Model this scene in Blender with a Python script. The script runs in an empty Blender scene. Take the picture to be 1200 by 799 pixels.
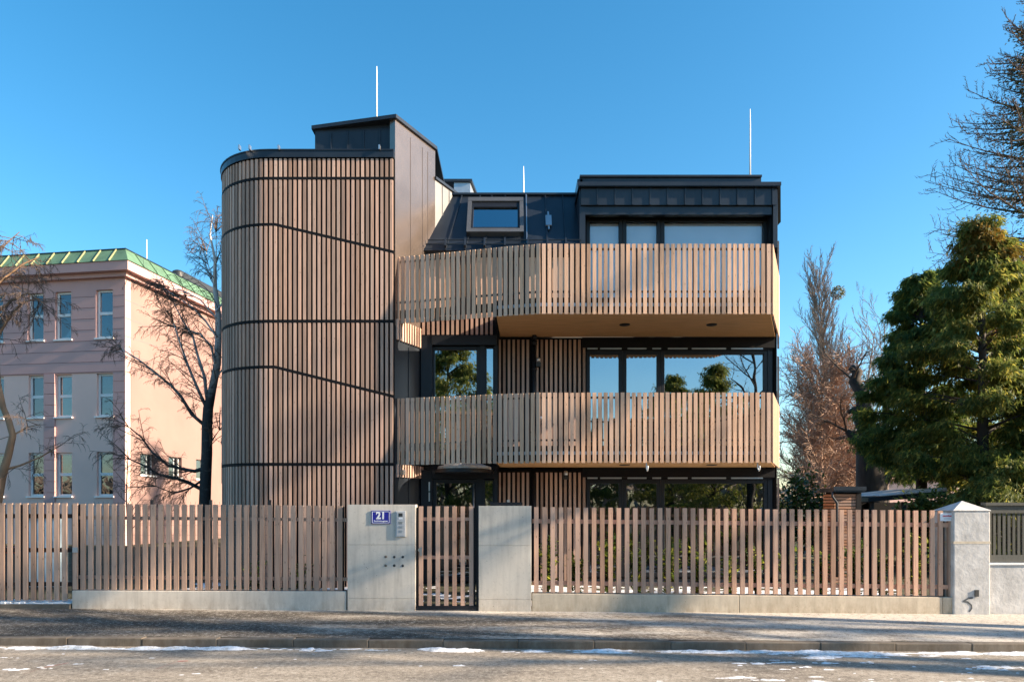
import bpy, bmesh, math, random
from mathutils import Vector, Matrix, Quaternion, noise as mnoise

S = bpy.context.scene
COL = S.collection
EYE, F, CX, HY = 1.76, 850.0, 600.0, 592.0     # camera height, focal length and principal point (photo pixels)

def PX(x, d): return (x - CX) * d / F
def PZ(y, d): return EYE + (HY - y) * d / F
def gz(x, y=12.0): return -0.0062 * x           # the street falls a little to the right

# ------------------------------------------------------------------ mesh helper
class MB:
    def __init__(s): s.v = []; s.f = []
    def add(s, vs, fs):
        n = len(s.v); s.v.extend(tuple(p) for p in vs); s.f.extend(tuple(i + n for i in f) for f in fs)
    def box(s, x0, x1, y0, y1, z0, z1):
        s.add([(x0,y0,z0),(x1,y0,z0),(x1,y1,z0),(x0,y1,z0),(x0,y0,z1),(x1,y0,z1),(x1,y1,z1),(x0,y1,z1)],
              [(0,3,2,1),(4,5,6,7),(0,1,5,4),(1,2,6,5),(2,3,7,6),(3,0,4,7)])
    def bar(s, p, u, w, d, z0, z1, z0b=None, z1b=None):
        """upright board centred on p=(x,y), width w along unit u=(ux,uy), depth d across; z at the two sides may differ"""
        ux, uy = u; nx, ny = uy, -ux
        z0b = z0 if z0b is None else z0b; z1b = z1 if z1b is None else z1b
        a = []
        for (k, zz) in ((0, (z0, z0b)), (1, (z1, z1b))):
            for (i, j) in ((-1, 1), (1, 1), (1, -1), (-1, -1)):
                a.append((p[0] + ux*w/2*i + nx*d/2*j, p[1] + uy*w/2*i + ny*d/2*j, zz[0] if i < 0 else zz[1]))
        s.add(a, [(0,3,2,1),(4,5,6,7),(0,1,5,4),(1,2,6,5),(2,3,7,6),(3,0,4,7)])
    def prism(s, poly, z0, z1):
        """z0, z1: numbers or functions of (x, y); poly counter-clockwise seen from above"""
        n = len(poly); g = lambda z, p: z(p[0], p[1]) if callable(z) else z
        s.add([(p[0], p[1], g(z0, p)) for p in poly] + [(p[0], p[1], g(z1, p)) for p in poly],
              [tuple(range(n - 1, -1, -1)), tuple(range(n, 2*n))] + [(i, (i+1) % n, n + (i+1) % n, n + i) for i in range(n)])
    def tube(s, pts, rads, n=6, cap=True):
        pts = [Vector(p) for p in pts]
        if not hasattr(rads, '__len__'): rads = [rads]*len(pts)
        base = len(s.v); prev = None
        for i, p in enumerate(pts):
            t = (pts[min(i+1, len(pts)-1)] - pts[max(i-1, 0)])
            if t.length < 1e-9: t = Vector((0,0,1))
            t.normalize()
            if prev is None: a = t.orthogonal().normalized()
            else:
                a = prev - t * prev.dot(t)
                a = a.normalized() if a.length > 1e-6 else t.orthogonal().normalized()
            prev = a; b = t.cross(a)
            for k in range(n):
                q = 2*math.pi*k/n
                s.v.append(tuple(p + (a*math.cos(q) + b*math.sin(q))*rads[i]))
        for i in range(len(pts)-1):
            for k in range(n):
                s.f.append((base+i*n+k, base+i*n+(k+1) % n, base+(i+1)*n+(k+1) % n, base+(i+1)*n+k))
        if cap:
            s.f.append(tuple(base+k for k in range(n-1, -1, -1)))
            e = base+(len(pts)-1)*n
            s.f.append(tuple(e+k for k in range(n)))
    def lathe(s, c, prof, n=16):
        base = len(s.v)
        for (r, z) in prof:
            for k in range(n):
                q = 2*math.pi*k/n; s.v.append((c[0]+r*math.cos(q), c[1]+r*math.sin(q), c[2]+z))
        for i in range(len(prof)-1):
            for k in range(n):
                s.f.append((base+i*n+k, base+i*n+(k+1) % n, base+(i+1)*n+(k+1) % n, base+(i+1)*n+k))
    def quad(s, a, b, c, d): s.add([a, b, c, d], [(0,1,2,3)])

def link(name, mb, m, off=(0,0,0), smooth=False):
    me = bpy.data.meshes.new(name)
    ox, oy, oz = off
    me.from_pydata([(x-ox, y-oy, z-oz) for x, y, z in mb.v], [], mb.f)
    me.update()
    if smooth: me.shade_smooth()
    o = bpy.data.objects.new(name, me); COL.objects.link(o)
    if m: me.materials.append(m)
    return o
def bevel(o, w=0.008, seg=2):
    b = o.modifiers.new('Bevel', 'BEVEL'); b.width = w; b.segments = seg; b.limit_method = 'ANGLE'; b.angle_limit = math.radians(40)
    return o
def tagit(o, label=None, cat=None, group=None, kind=None):
    for k, v in (('label', label), ('category', cat), ('group', group), ('kind', kind)):
        if v: o[k] = v
    return o
def thing(name, label, cat, loc=(0,0,0), group=None):
    o = bpy.data.objects.new(name, None); COL.objects.link(o); o.location = loc
    o.empty_display_size = 0.2
    return tagit(o, label, cat, group)
def root_of(o):
    while o.parent: o = o.parent
    return o
def part(name, mb, m, parent, smooth=False, label=None):
    r = root_of(parent)
    o = link(name, mb, m, r.location, smooth); o.parent = parent
    if label: o['label'] = label
    return o
def solo(name, mb, m, label, cat, loc, group=None, smooth=False):
    o = link(name, mb, m, loc, smooth); o.location = loc
    return tagit(o, label, cat, group)
def struct(name, mb, m, smooth=False):
    o = link(name, mb, m, (0,0,0), smooth); o['kind'] = 'structure'; return o
def copy_tree(o, parent=None):
    c = o.copy(); COL.objects.link(c); c.parent = parent
    for ch in [x for x in bpy.data.objects if x.parent == o]: copy_tree(ch, c)
    return c

# ------------------------------------------------------------------ materials
def newmat(name):
    m = bpy.data.materials.new(name); m.use_nodes = True
    nt = m.node_tree; b = nt.nodes['Principled BSDF']
    return m, nt, b
def N(nt, t, **kw):
    n = nt.nodes.new(t)
    for k, v in kw.items():
        if k in n.inputs: n.inputs[k].default_value = v
        else: setattr(n, k, v)
    return n
def mixcol(nt, fac, a, b, mode='MIX'):
    n = nt.nodes.new('ShaderNodeMix'); n.data_type = 'RGBA'; n.blend_type = mode
    for sock, v in ((n.inputs[0], fac), (n.inputs[6], a), (n.inputs[7], b)):
        if hasattr(v, 'is_linked') or isinstance(v, bpy.types.NodeSocket): nt.links.new(v, sock)
        elif isinstance(v, (int, float)): sock.default_value = v
        else: sock.default_value = (*v, 1) if len(v) == 3 else v
    return n.outputs[2]
def mathn(nt, op, a, b=None, clamp=False):
    n = nt.nodes.new('ShaderNodeMath'); n.operation = op; n.use_clamp = clamp
    for sock, v in ((n.inputs[0], a), (n.inputs[1], b)):
        if v is None: continue
        if isinstance(v, bpy.types.NodeSocket): nt.links.new(v, sock)
        else: sock.default_value = v
    return n.outputs[0]
def position(nt, scale=(1,1,1)):
    g = nt.nodes.new('ShaderNodeNewGeometry')
    mp = nt.nodes.new('ShaderNodeMapping'); mp.inputs['Scale'].default_value = scale
    nt.links.new(g.outputs['Position'], mp.inputs['Vector'])
    return mp.outputs[0], g
def noise_t(nt, vec, scale, detail=4, rough=0.55):
    n = N(nt, 'ShaderNodeTexNoise', Scale=scale, Detail=detail, Roughness=rough)
    nt.links.new(vec, n.inputs['Vector']); return n.outputs[0]
def ramp(nt, fac, stops):
    r = nt.nodes.new('ShaderNodeValToRGB'); nt.links.new(fac, r.inputs[0])
    e = r.color_ramp.elements
    while len(e) < len(stops): e.new(0.5)
    for el, (p, c) in zip(e, stops):
        el.position = p; el.color = (*c, 1) if hasattr(c, '__len__') else (c, c, c, 1)
    return r.outputs[0]
def bump(nt, b, h, strength=0.3, dist=0.01):
    n = N(nt, 'ShaderNodeBump', Strength=strength, Distance=dist)
    nt.links.new(h, n.inputs['Height']); nt.links.new(n.outputs[0], b.inputs['Normal'])

def wood(name, c, var=0.35, rough=0.75, grain=(45,45,2.2), grey=(0.30,0.27,0.25)):
    m, nt, b = newmat(name)
    vec, g = position(nt, grain)
    gr = noise_t(nt, vec, 1.0, 6, 0.6)
    rnd = g.outputs['Random Per Island']
    dark = tuple(x*0.62 for x in c); light = tuple(min(1, x*1.22) for x in c)
    col = ramp(nt, gr, [(0.25, dark), (0.5, c), (0.78, light)])
    col = mixcol(nt, mathn(nt, 'MULTIPLY', rnd, 0.5), col, grey)
    rnd2 = mathn(nt, 'FRACT', mathn(nt, 'MULTIPLY', rnd, 37.7))
    v = mathn(nt, 'ADD', mathn(nt, 'MULTIPLY', rnd2, var), 1.0 - var*0.5)
    vm = nt.nodes.new('ShaderNodeVectorMath'); vm.operation = 'SCALE'
    nt.links.new(col, vm.inputs[0]); nt.links.new(v, vm.inputs['Scale'])
    # knots
    vec2, _ = position(nt, (16,16,5))
    vo = N(nt, 'ShaderNodeTexVoronoi', Scale=1.0); nt.links.new(vec2, vo.inputs['Vector'])
    kn = ramp(nt, vo.outputs['Distance'], [(0.06, 0.8), (0.14, 0.0)])
    col2 = mixcol(nt, kn, vm.outputs[0], tuple(x*0.35 for x in c))
    nt.links.new(col2, b.inputs['Base Color'])
    b.inputs['Roughness'].default_value = rough
    b.inputs['Specular IOR Level'].default_value = 0.25
    bump(nt, b, gr, 0.25, 0.004)
    return m
def plain(name, c, rough=0.6, metal=0.0, var=0.15, scale=3.0, spec=0.5, bmp=0.0, bscale=60, scl=(1,1,1), rvar=0.0, coat=0):
    m, nt, b = newmat(name)
    vec, g = position(nt, scl)
    n1 = noise_t(nt, vec, scale, 5, 0.6)
    col = ramp(nt, n1, [(0.3, tuple(x*(1-var) for x in c)), (0.7, tuple(min(1, x*(1+var)) for x in c))])
    nt.links.new(col, b.inputs['Base Color'])
    b.inputs['Roughness'].default_value = rough; b.inputs['Metallic'].default_value = metal
    b.inputs['Specular IOR Level'].default_value = spec
    if rvar:
        nt.links.new(mathn(nt, 'ADD', mathn(nt, 'MULTIPLY', n1, rvar), rough - rvar/2), b.inputs['Roughness'])
    if bmp: bump(nt, b, noise_t(nt, vec, bscale, 4, 0.6), bmp, 0.01)
    if coat: b.inputs['Coat Weight'].default_value = coat
    return m
def glass(name, refl=0.42, tint=(0.30,0.36,0.36), rtint=(0.9,0.95,1.0), wob=0.010):
    m = bpy.data.materials.new(name); m.use_nodes = True; nt = m.node_tree
    for n in list(nt.nodes): nt.nodes.remove(n)
    out = nt.nodes.new('ShaderNodeOutputMaterial'); mx = nt.nodes.new('ShaderNodeMixShader')
    tr = N(nt, 'ShaderNodeBsdfTransparent'); tr.inputs[0].default_value = (*tint, 1)
    gl = N(nt, 'ShaderNodeBsdfGlossy', Roughness=0.0); gl.inputs[0].default_value = (*rtint, 1)
    vec, _ = position(nt, (1,1,1))
    bp = N(nt, 'ShaderNodeBump', Strength=wob, Distance=0.3)
    nt.links.new(noise_t(nt, vec, 1.3, 1, 0.3), bp.inputs['Height']); nt.links.new(bp.outputs[0], gl.inputs['Normal'])
    lw = N(nt, 'ShaderNodeFresnel', IOR=1.5)
    f = mathn(nt, 'ADD', lw.outputs[0], refl - 0.04, clamp=True)
    nt.links.new(f, mx.inputs[0]); nt.links.new(tr.outputs[0], mx.inputs[1]); nt.links.new(gl.outputs[0], mx.inputs[2])
    nt.links.new(mx.outputs[0], out.inputs[0])
    return m
def leafmat(name, c1, c2, tip=None, rough=0.6, trans=0.25):
    m, nt, b = newmat(name)
    vec, g = position(nt)
    n1 = noise_t(nt, vec, 0.7, 3, 0.6)
    f = mathn(nt, 'ADD', mathn(nt, 'MULTIPLY', g.outputs['Random Per Island'], 0.55), mathn(nt, 'SUBTRACT', mathn(nt, 'MULTIPLY', n1, 1.6), 0.55), clamp=True)
    col = mixcol(nt, f, c1, c2)
    if tip:
        r = mathn(nt, 'GREATER_THAN', g.outputs['Random Per Island'], tip[1])
        col = mixcol(nt, r, col, tip[0])
    nt.links.new(col, b.inputs['Base Color'])
    b.inputs['Roughness'].default_value = rough
    b.inputs['Specular IOR Level'].default_value = 0.3
    out = nt.nodes['Material Output']
    tl = nt.nodes.new('ShaderNodeBsdfTranslucent'); nt.links.new(col, tl.inputs[0])
    mx = nt.nodes.new('ShaderNodeMixShader'); mx.inputs[0].default_value = trans
    nt.links.new(b.outputs[0], mx.inputs[1]); nt.links.new(tl.outputs[0], mx.inputs[2]); nt.links.new(mx.outputs[0], out.inputs[0])
    return m
def concrete(name, c, stain=0.25, scale=1.4):
    m, nt, b = newmat(name)
    vec, g = position(nt)
    n1 = noise_t(nt, vec, scale, 6, 0.65)
    vec2, _ = position(nt, (9, 9, 0.9))
    n2 = noise_t(nt, vec2, 1.0, 4, 0.6)
    n3 = noise_t(nt, vec, 90, 3, 0.7)
    col = ramp(nt, n1, [(0.25, tuple(x*(1-stain) for x in c)), (0.55, c), (0.8, tuple(x*1.12 for x in c))])
    col = mixcol(nt, 0.5, col, ramp(nt, n2, [(0.3, tuple(x*0.62 for x in c)), (0.5, c), (0.7, tuple(x*1.15 for x in c))]))
    n4 = noise_t(nt, vec, 22, 4, 0.75)
    col = mixcol(nt, ramp(nt, n4, [(0.56, 0.0), (0.72, 0.45)]), col, tuple(x*0.6 for x in c))
    vo = N(nt, 'ShaderNodeTexVoronoi', Scale=11.0); nt.links.new(vec, vo.inputs['Vector'])
    pit = ramp(nt, vo.outputs['Distance'], [(0.05, 1.0), (0.1, 0.0)])
    sel = mathn(nt, 'MULTIPLY', pit, mathn(nt, 'GREATER_THAN', noise_t(nt, vec, 3.1, 2, 0.5), 0.56))
    col = mixcol(nt, sel, col, tuple(x*0.35 for x in c))
    sz = nt.nodes.new('ShaderNodeSeparateXYZ'); nt.links.new(vec, sz.inputs[0])
    mz = N(nt, 'ShaderNodeMapRange'); nt.links.new(sz.outputs[2], mz.inputs['Value'])
    for nm, v in zip(('From Min', 'From Max', 'To Min', 'To Max'), (-0.05, 0.30, 0.95, 0.0)): mz.inputs[nm].default_value = v
    vs2, _ = position(nt, (7, 7, 3)); sp = mathn(nt, 'MULTIPLY', mz.outputs[0], ramp(nt, noise_t(nt, vs2, 1.0, 6, 0.75), [(0.35, 0.0), (0.62, 0.8)]))
    col = mixcol(nt, sp, col, tuple(x*q for x, q in zip(c, (0.50, 0.44, 0.38))))
    nt.links.new(col, b.inputs['Base Color'])
    b.inputs['Roughness'].default_value = 0.85
    h = mathn(nt, 'SUBTRACT', n3, sel)
    bump(nt, b, h, 0.2, 0.004)
    return m
def asphalt(name, dark, mid, pale, grit, salt_x=None, salt_y=None):
    m, nt, b = newmat(name)
    vec, g = position(nt)
    vs, _ = position(nt, (0.45, 1.6, 1))                # stains drawn out along the street
    big = noise_t(nt, vs, 1.1, 6, 0.62)
    med = noise_t(nt, vec, 9, 5, 0.7)
    fine = mathn(nt, 'ADD', mathn(nt, 'MULTIPLY', noise_t(nt, vec, 70, 3, 0.8), 0.45), mathn(nt, 'MULTIPLY', noise_t(nt, vec, 15, 4, 0.85), 0.55))
    f = mathn(nt, 'ADD', mathn(nt, 'MULTIPLY', big, 0.75), mathn(nt, 'MULTIPLY', med, 0.25))
    for ax, q in ((0, salt_x), (1, salt_y)):          # dried road salt, thickest towards one end and along the wall
        if not q: continue
        sx = nt.nodes.new('ShaderNodeSeparateXYZ'); nt.links.new(vec, sx.inputs[0])
        mr = N(nt, 'ShaderNodeMapRange')
        for nm, v in zip(('From Min', 'From Max', 'To Min', 'To Max'), q): mr.inputs[nm].default_value = v
        nt.links.new(sx.outputs[ax], mr.inputs['Value'])
        f = mathn(nt, 'ADD', f, mr.outputs[0], clamp=True)
    col = ramp(nt, f, [(0.34, dark), (0.5, mid), (0.68, pale)])
    gsel = ramp(nt, fine, [(0.53, 0.0), (0.60, 1.0)])
    col = mixcol(nt, mathn(nt, 'MULTIPLY', gsel, 0.75), col, grit)
    gd = ramp(nt, fine, [(0.40, 0.85), (0.48, 0.0)])
    col = mixcol(nt, gd, col, tuple(x*0.5 for x in dark))
    nt.links.new(col, b.inputs['Base Color'])
    b.inputs['Roughness'].default_value = 0.9
    b.inputs['Specular IOR Level'].default_value = 0.2
    bump(nt, b, fine, 0.6, 0.012)
    return m

M = {}
M['larch'] = wood('larch_cladding', (0.47, 0.30, 0.225), 0.65, grey=(0.37,0.30,0.265))
M['rail'] = wood('larch_railing', (0.60, 0.365, 0.235), 0.6, grey=(0.45,0.35,0.295))
M['fence'] = wood('fence_larch', (0.53, 0.315, 0.215), 0.55, grey=(0.41,0.31,0.255))
M['fence_grey'] = wood('weathered_larch', (0.45, 0.295, 0.215), 0.5, grey=(0.33,0.265,0.225))
M['soffit'] = wood('soffit_board', (0.74, 0.42, 0.185), 0.12, rough=0.5, grain=(1.6, 30, 30), grey=(0.58,0.34,0.17))
M['shedwood'] = wood('shed_boards', (0.36, 0.17, 0.09), 0.3, grain=(2.2,2.2,40))
M['black'] = plain('black_wall', (0.007, 0.007, 0.009), 0.7, 0, 0.1, spec=0.2)
M['frame'] = plain('anthracite_frame', (0.012, 0.014, 0.019), 0.45, 0.1, 0.1, spec=0.35)
M['metal'] = plain('anthracite_sheet', (0.022, 0.029, 0.040), 0.34, 0.3, 0.25, 1.2, rvar=0.12)
M['sheet'] = plain('tan_reflection_sheet', (0.27, 0.215, 0.185), 0.26, 0.8, 0.12, 0.8, rvar=0.08)  # dark sheet with the warm reflection of lit railings put into its colour
M['lightsheet'] = plain('grey_sheet', (0.22, 0.22, 0.22), 0.45, 0.5, 0.12, 1.0)
M['steel'] = plain('steel', (0.55, 0.56, 0.58), 0.32, 0.9, 0.08)
M['silver'] = plain('silver_paint', (0.50, 0.51, 0.52), 0.4, 0.1, 0.05)
M['galv'] = plain('zinc', (0.42, 0.46, 0.50), 0.4, 0.7, 0.12)
M['galv_dark'] = plain('grey_flashing', (0.13, 0.135, 0.14), 0.4, 0.5, 0.12)
M['glass'] = glass('window_glass', 0.42)
M['glass_dark'] = glass('dark_window_glass', 0.26)
M['glass_clear'] = glass('blind_window_glass', 0.10, (0.96,0.96,0.97))
M['glass_office'] = glass('office_glass', 0.13)
M['glass_sky'] = glass('skylight_glass', 0.5)
M['blind'] = plain('white_blind', (0.86, 0.83, 0.81), 0.8, 0, 0.04)
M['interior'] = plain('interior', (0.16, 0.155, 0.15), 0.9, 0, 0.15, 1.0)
M['column'] = plain('column_paint', (0.60, 0.72, 0.62), 0.6, 0, 0.05)
M['white'] = plain('white_paint', (0.78, 0.78, 0.77), 0.5, 0, 0.05)
M['concrete'] = concrete('fair_concrete', (0.61, 0.56, 0.485), 0.26)
M['concrete_warm'] = concrete('base_concrete', (0.58, 0.50, 0.385), 0.25)
M['kerb'] = concrete('kerb_stone', (0.185, 0.158, 0.125), 0.5, 3.0)
M['render'] = plain('rough_render', (0.50, 0.49, 0.475), 0.9, 0, 0.2, 5.0, bmp=0.6, bscale=16)
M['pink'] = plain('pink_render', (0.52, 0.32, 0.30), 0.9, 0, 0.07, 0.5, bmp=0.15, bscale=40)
M['pinkside'] = plain('sunlit_pink_render', (0.265, 0.166, 0.143), 0.9, 0, 0.09, 0.5, bmp=0.15, bscale=40)  # pink render again: sunlit peach tone put into the colour, darkened against the sun
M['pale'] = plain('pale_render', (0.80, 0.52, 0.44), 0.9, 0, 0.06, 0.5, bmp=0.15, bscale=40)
M['pinkdark'] = plain('pink_groove', (0.26, 0.16, 0.155), 0.9)
M['copper'] = plain('patina_copper', (0.10, 0.19, 0.115), 0.55, 0, 0.25, 1.5)
M['copperseam'] = plain('bare_seam', (0.42, 0.40, 0.20), 0.5, 0, 0.2, 3)
M['whiteframe'] = plain('white_frame', (0.72, 0.72, 0.71), 0.5, 0, 0.04)
M['bluesheet'] = plain('pale_blue_sheet', (0.36, 0.47, 0.55), 0.45, 0.1, 0.08, 1)
M['red'] = plain('red_plastic', (0.50, 0.03, 0.03), 0.45)
M['yellow'] = plain('yellow_plastic', (0.75, 0.50, 0.04), 0.45)
M['binblack'] = plain('bin_plastic', (0.03, 0.033, 0.035), 0.5)
M['signblue'] = plain('blue_enamel', (0.022, 0.025, 0.30), 0.25, 0, 0.05, coat=0.5)
M['signwhite'] = plain('white_enamel', (0.80, 0.82, 0.86), 0.35, 0, 0.02)
M['signred'] = plain('red_lettering', (0.55, 0.02, 0.05), 0.5)
M['panelgrey'] = wood('painted_grille', (0.085, 0.085, 0.07), 0.2, grey=(0.09,0.09,0.085))
def snowmat(name, dirt):
    m, nt, b = newmat(name)
    vec, g = position(nt)
    n1 = noise_t(nt, vec, 7, 5, 0.7); n2 = noise_t(nt, vec, 40, 4, 0.7)
    f = mathn(nt, 'ADD', mathn(nt, 'MULTIPLY', n1, 0.6), mathn(nt, 'MULTIPLY', n2, 0.4))
    col = ramp(nt, f, [(0.36, (0.40,0.37,0.33)), (0.36 + dirt, (0.70,0.71,0.72)), (0.6, (0.84,0.86,0.90))])
    nt.links.new(col, b.inputs['Base Color']); b.inputs['Roughness'].default_value = 0.6
    bump(nt, b, n2, 0.6, 0.012); return m
M['snow'] = snowmat('snow', 0.06)
M['slush'] = snowmat('dirty_snow', 0.14)
M['paintmark'] = plain('faded_red_paint', (0.38, 0.16, 0.14), 0.9, 0, 0.3, 12)
M['graffiti'] = plain('spray_paint', (0.07, 0.08, 0.09), 0.8, 0, 0.3, 9)
M['road'] = asphalt('road_asphalt', (0.15,0.13,0.108), (0.27,0.235,0.19), (0.38,0.335,0.275), (0.50,0.46,0.40))
M['pave'] = asphalt('pavement_asphalt', (0.055,0.047,0.038), (0.14,0.12,0.098), (0.50,0.46,0.40), (0.52,0.49,0.44), (-7, 8, -0.13, 0.20), (11.7, 12.12, 0.0, 0.16))
M['soil'] = asphalt('garden_soil', (0.03,0.032,0.018), (0.06,0.06,0.035), (0.11,0.10,0.07), (0.16,0.15,0.11))
M['bark'] = plain('dark_bark', (0.045, 0.036, 0.030), 0.9, 0, 0.35, 8, bmp=0.8, bscale=30, scl=(1,1,0.25))
M['barktan'] = plain('tan_bark', (0.26, 0.16, 0.095), 0.85, 0, 0.35, 5, bmp=0.6, bscale=30, scl=(1,1,0.4))
M['twig'] = plain('brown_twigs', (0.115, 0.078, 0.058), 0.85, 0, 0.25, 3)
M['twigtan'] = plain('tan_twigs', (0.31, 0.195, 0.135), 0.85, 0, 0.25, 1.0)
M['twiggrey'] = plain('grey_twigs', (0.24, 0.18, 0.14), 0.85, 0, 0.25, 1.0)
M['mistletoe'] = leafmat('mistletoe_leaves', (0.05, 0.055, 0.015), (0.12, 0.12, 0.03))
M['thuja'] = leafmat('thuja_sprays', (0.05, 0.088, 0.02), (0.20, 0.225, 0.05), ((0.38, 0.34, 0.07), 0.80), trans=0.5)
M['thujablue'] = leafmat('blue_green_sprays', (0.045, 0.090, 0.025), (0.145, 0.20, 0.048), ((0.30, 0.31, 0.06), 0.84), trans=0.5)
M['thujagold'] = leafmat('golden_sprays', (0.14, 0.10, 0.02), (0.36, 0.21, 0.035), ((0.13, 0.16, 0.04), 0.7), trans=0.4)
M['rust'] = leafmat('dead_sprays', (0.20, 0.055, 0.02), (0.36, 0.12, 0.05))
M['needle'] = leafmat('dark_needles', (0.03, 0.045, 0.02), (0.085, 0.095, 0.035))
M['laurel'] = leafmat('laurel_leaves', (0.05, 0.10, 0.015), (0.19, 0.26, 0.035), ((0.42, 0.43, 0.07), 0.72), 0.35, trans=0.45)
M['ivyleaf'] = leafmat('bush_leaves', (0.03, 0.06, 0.012), (0.11, 0.15, 0.03), ((0.20, 0.23, 0.06), 0.85), 0.4)

def birchmat():
    m, nt, b = newmat('birch_bark')
    vec, g = position(nt, (3, 3, 7)); n1 = noise_t(nt, vec, 1.0, 5, 0.7)
    sx = nt.nodes.new('ShaderNodeSeparateXYZ'); nt.links.new(g.outputs['Position'], sx.inputs[0])
    mr = N(nt, 'ShaderNodeMapRange'); nt.links.new(sx.outputs[2], mr.inputs['Value'])
    mr.inputs['From Min'].default_value = 4.4; mr.inputs['From Max'].default_value = 6.2
    f = mathn(nt, 'ADD', mr.outputs[0], mathn(nt, 'SUBTRACT', n1, 0.55), clamp=True)   # house shade painted into the bark: dark low down, white high up
    col = mixcol(nt, f, (0.035, 0.032, 0.032), (0.68, 0.65, 0.62))
    nt.links.new(col, b.inputs['Base Color']); b.inputs['Roughness'].default_value = 0.8
    return m
M['birch'] = birchmat()

# ------------------------------------------------------------------ world, sun, camera
EL, AZ = math.radians(23.0), math.radians(10.0)
sdir = Vector((math.cos(EL)*math.cos(AZ), -math.cos(EL)*math.sin(AZ), math.sin(EL)))
w = bpy.data.worlds.new('World'); S.world = w; w.use_nodes = True
nt = w.node_tree; bg = nt.nodes['Background']
sky = nt.nodes.new('ShaderNodeTexSky'); sky.sky_type = 'NISHITA'; sky.sun_disc = False
sky.sun_elevation = EL; sky.sun_rotation = math.atan2(sdir.x, sdir.y)
sky.air_density = 1.0; sky.dust_density = 0.9; sky.ozone_density = 2.2; sky.altitude = 200
hs = nt.nodes.new('ShaderNodeHueSaturation'); hs.inputs['Saturation'].default_value = 1.34; hs.inputs['Hue'].default_value = 0.488
nt.links.new(sky.outputs[0], hs.inputs['Color']); nt.links.new(hs.outputs[0], bg.inputs[0]); bg.inputs[1].default_value = 0.094
sl = bpy.data.lights.new('sun', 'SUN'); sl.energy = 5.0; sl.angle = math.radians(0.5); sl.color = (1.0, 0.81, 0.60)
so = bpy.data.objects.new('sun', sl); COL.objects.link(so); so.rotation_euler = sdir.to_track_quat('Z', 'Y').to_euler()
so.location = sdir * 60
cam = bpy.data.cameras.new('camera'); co = bpy.data.objects.new('camera', cam); COL.objects.link(co)
co.location = (0, 0, EYE); co.rotation_euler = (math.pi/2, 0, 0)
cam.sensor_width = 36; cam.lens = F/1200*36; cam.shift_y = (HY - 399.5)/1200; cam.clip_end = 2000
S.camera = co
S.view_settings.view_transform = 'Standard'; S.view_settings.look = 'None'; S.view_settings.gamma = 1; S.view_settings.exposure = 1.60
S.view_settings.use_curve_mapping = False
S.cycles.use_denoising = True; S.cycles.denoising_prefilter = 'ACCURATE'; S.cycles.caustics_refractive = False; S.cycles.max_bounces = 8; S.cycles.transparent_max_bounces = 16

# ------------------------------------------------------------------ the ground
def sheet(name, m, x0, x1, y0, y1, zoff, nx=1, ny=1):
    mb = MB()
    xs = [x0 + (x1-x0)*i/nx for i in range(nx+1)]; ys = [y0 + (y1-y0)*j/ny for j in range(ny+1)]
    for y in ys:
        for x in xs: mb.v.append((x, y, gz(x) + (zoff(y) if callable(zoff) else zoff)))
    for j in range(ny):
        for i in range(nx):
            a = j*(nx+1)+i; mb.f.append((a, a+1, a+nx+2, a+nx+1))
    return struct(name, mb, m)
KY = 9.68; ROADZ = -0.150
sheet('ground', M['soil'], -300, 300, -200, 500, -0.20)
sheet('garden_ground', M['soil'], -40, 60, 12.37, 70, 0.0)
sheet('pavement', M['pave'], -60, 60, KY+0.14, 12.38, lambda y: -0.045 + 0.016*(y-KY), 1, 4)
sheet('road', M['road'], -60, 60, 5.2, KY, lambda y: ROADZ + 0.012*min(1, (KY-y)), 1, 6)
sheet('verge', M['soil'], -60, 60, -30, 5.07, -0.04)
mb = MB(); r = random.Random(3)
x = -60.0
while x < 60:
    L = 1.0 if abs(x) > 14 else r.choice((1.0, 1.0, 1.02)); z = gz(x+L/2)
    mb.box(x+0.0015, x+L-0.0015, KY+r.uniform(-.004,.004), KY+0.145, z-0.26, z-0.045+r.uniform(-.004,.004)); x += L
k = struct('kerb', mb, M['kerb']); bevel(k, 0.012, 2)
mb = MB()
x = -60.0
while x < 60:
    z = gz(x+.5); mb.box(x+0.004, x+0.996, 5.06, 5.2, z-0.26, z-0.04); x += 1.0
bevel(struct('opposite_kerb', mb, M['kerb']), 0.02, 2)

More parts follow.
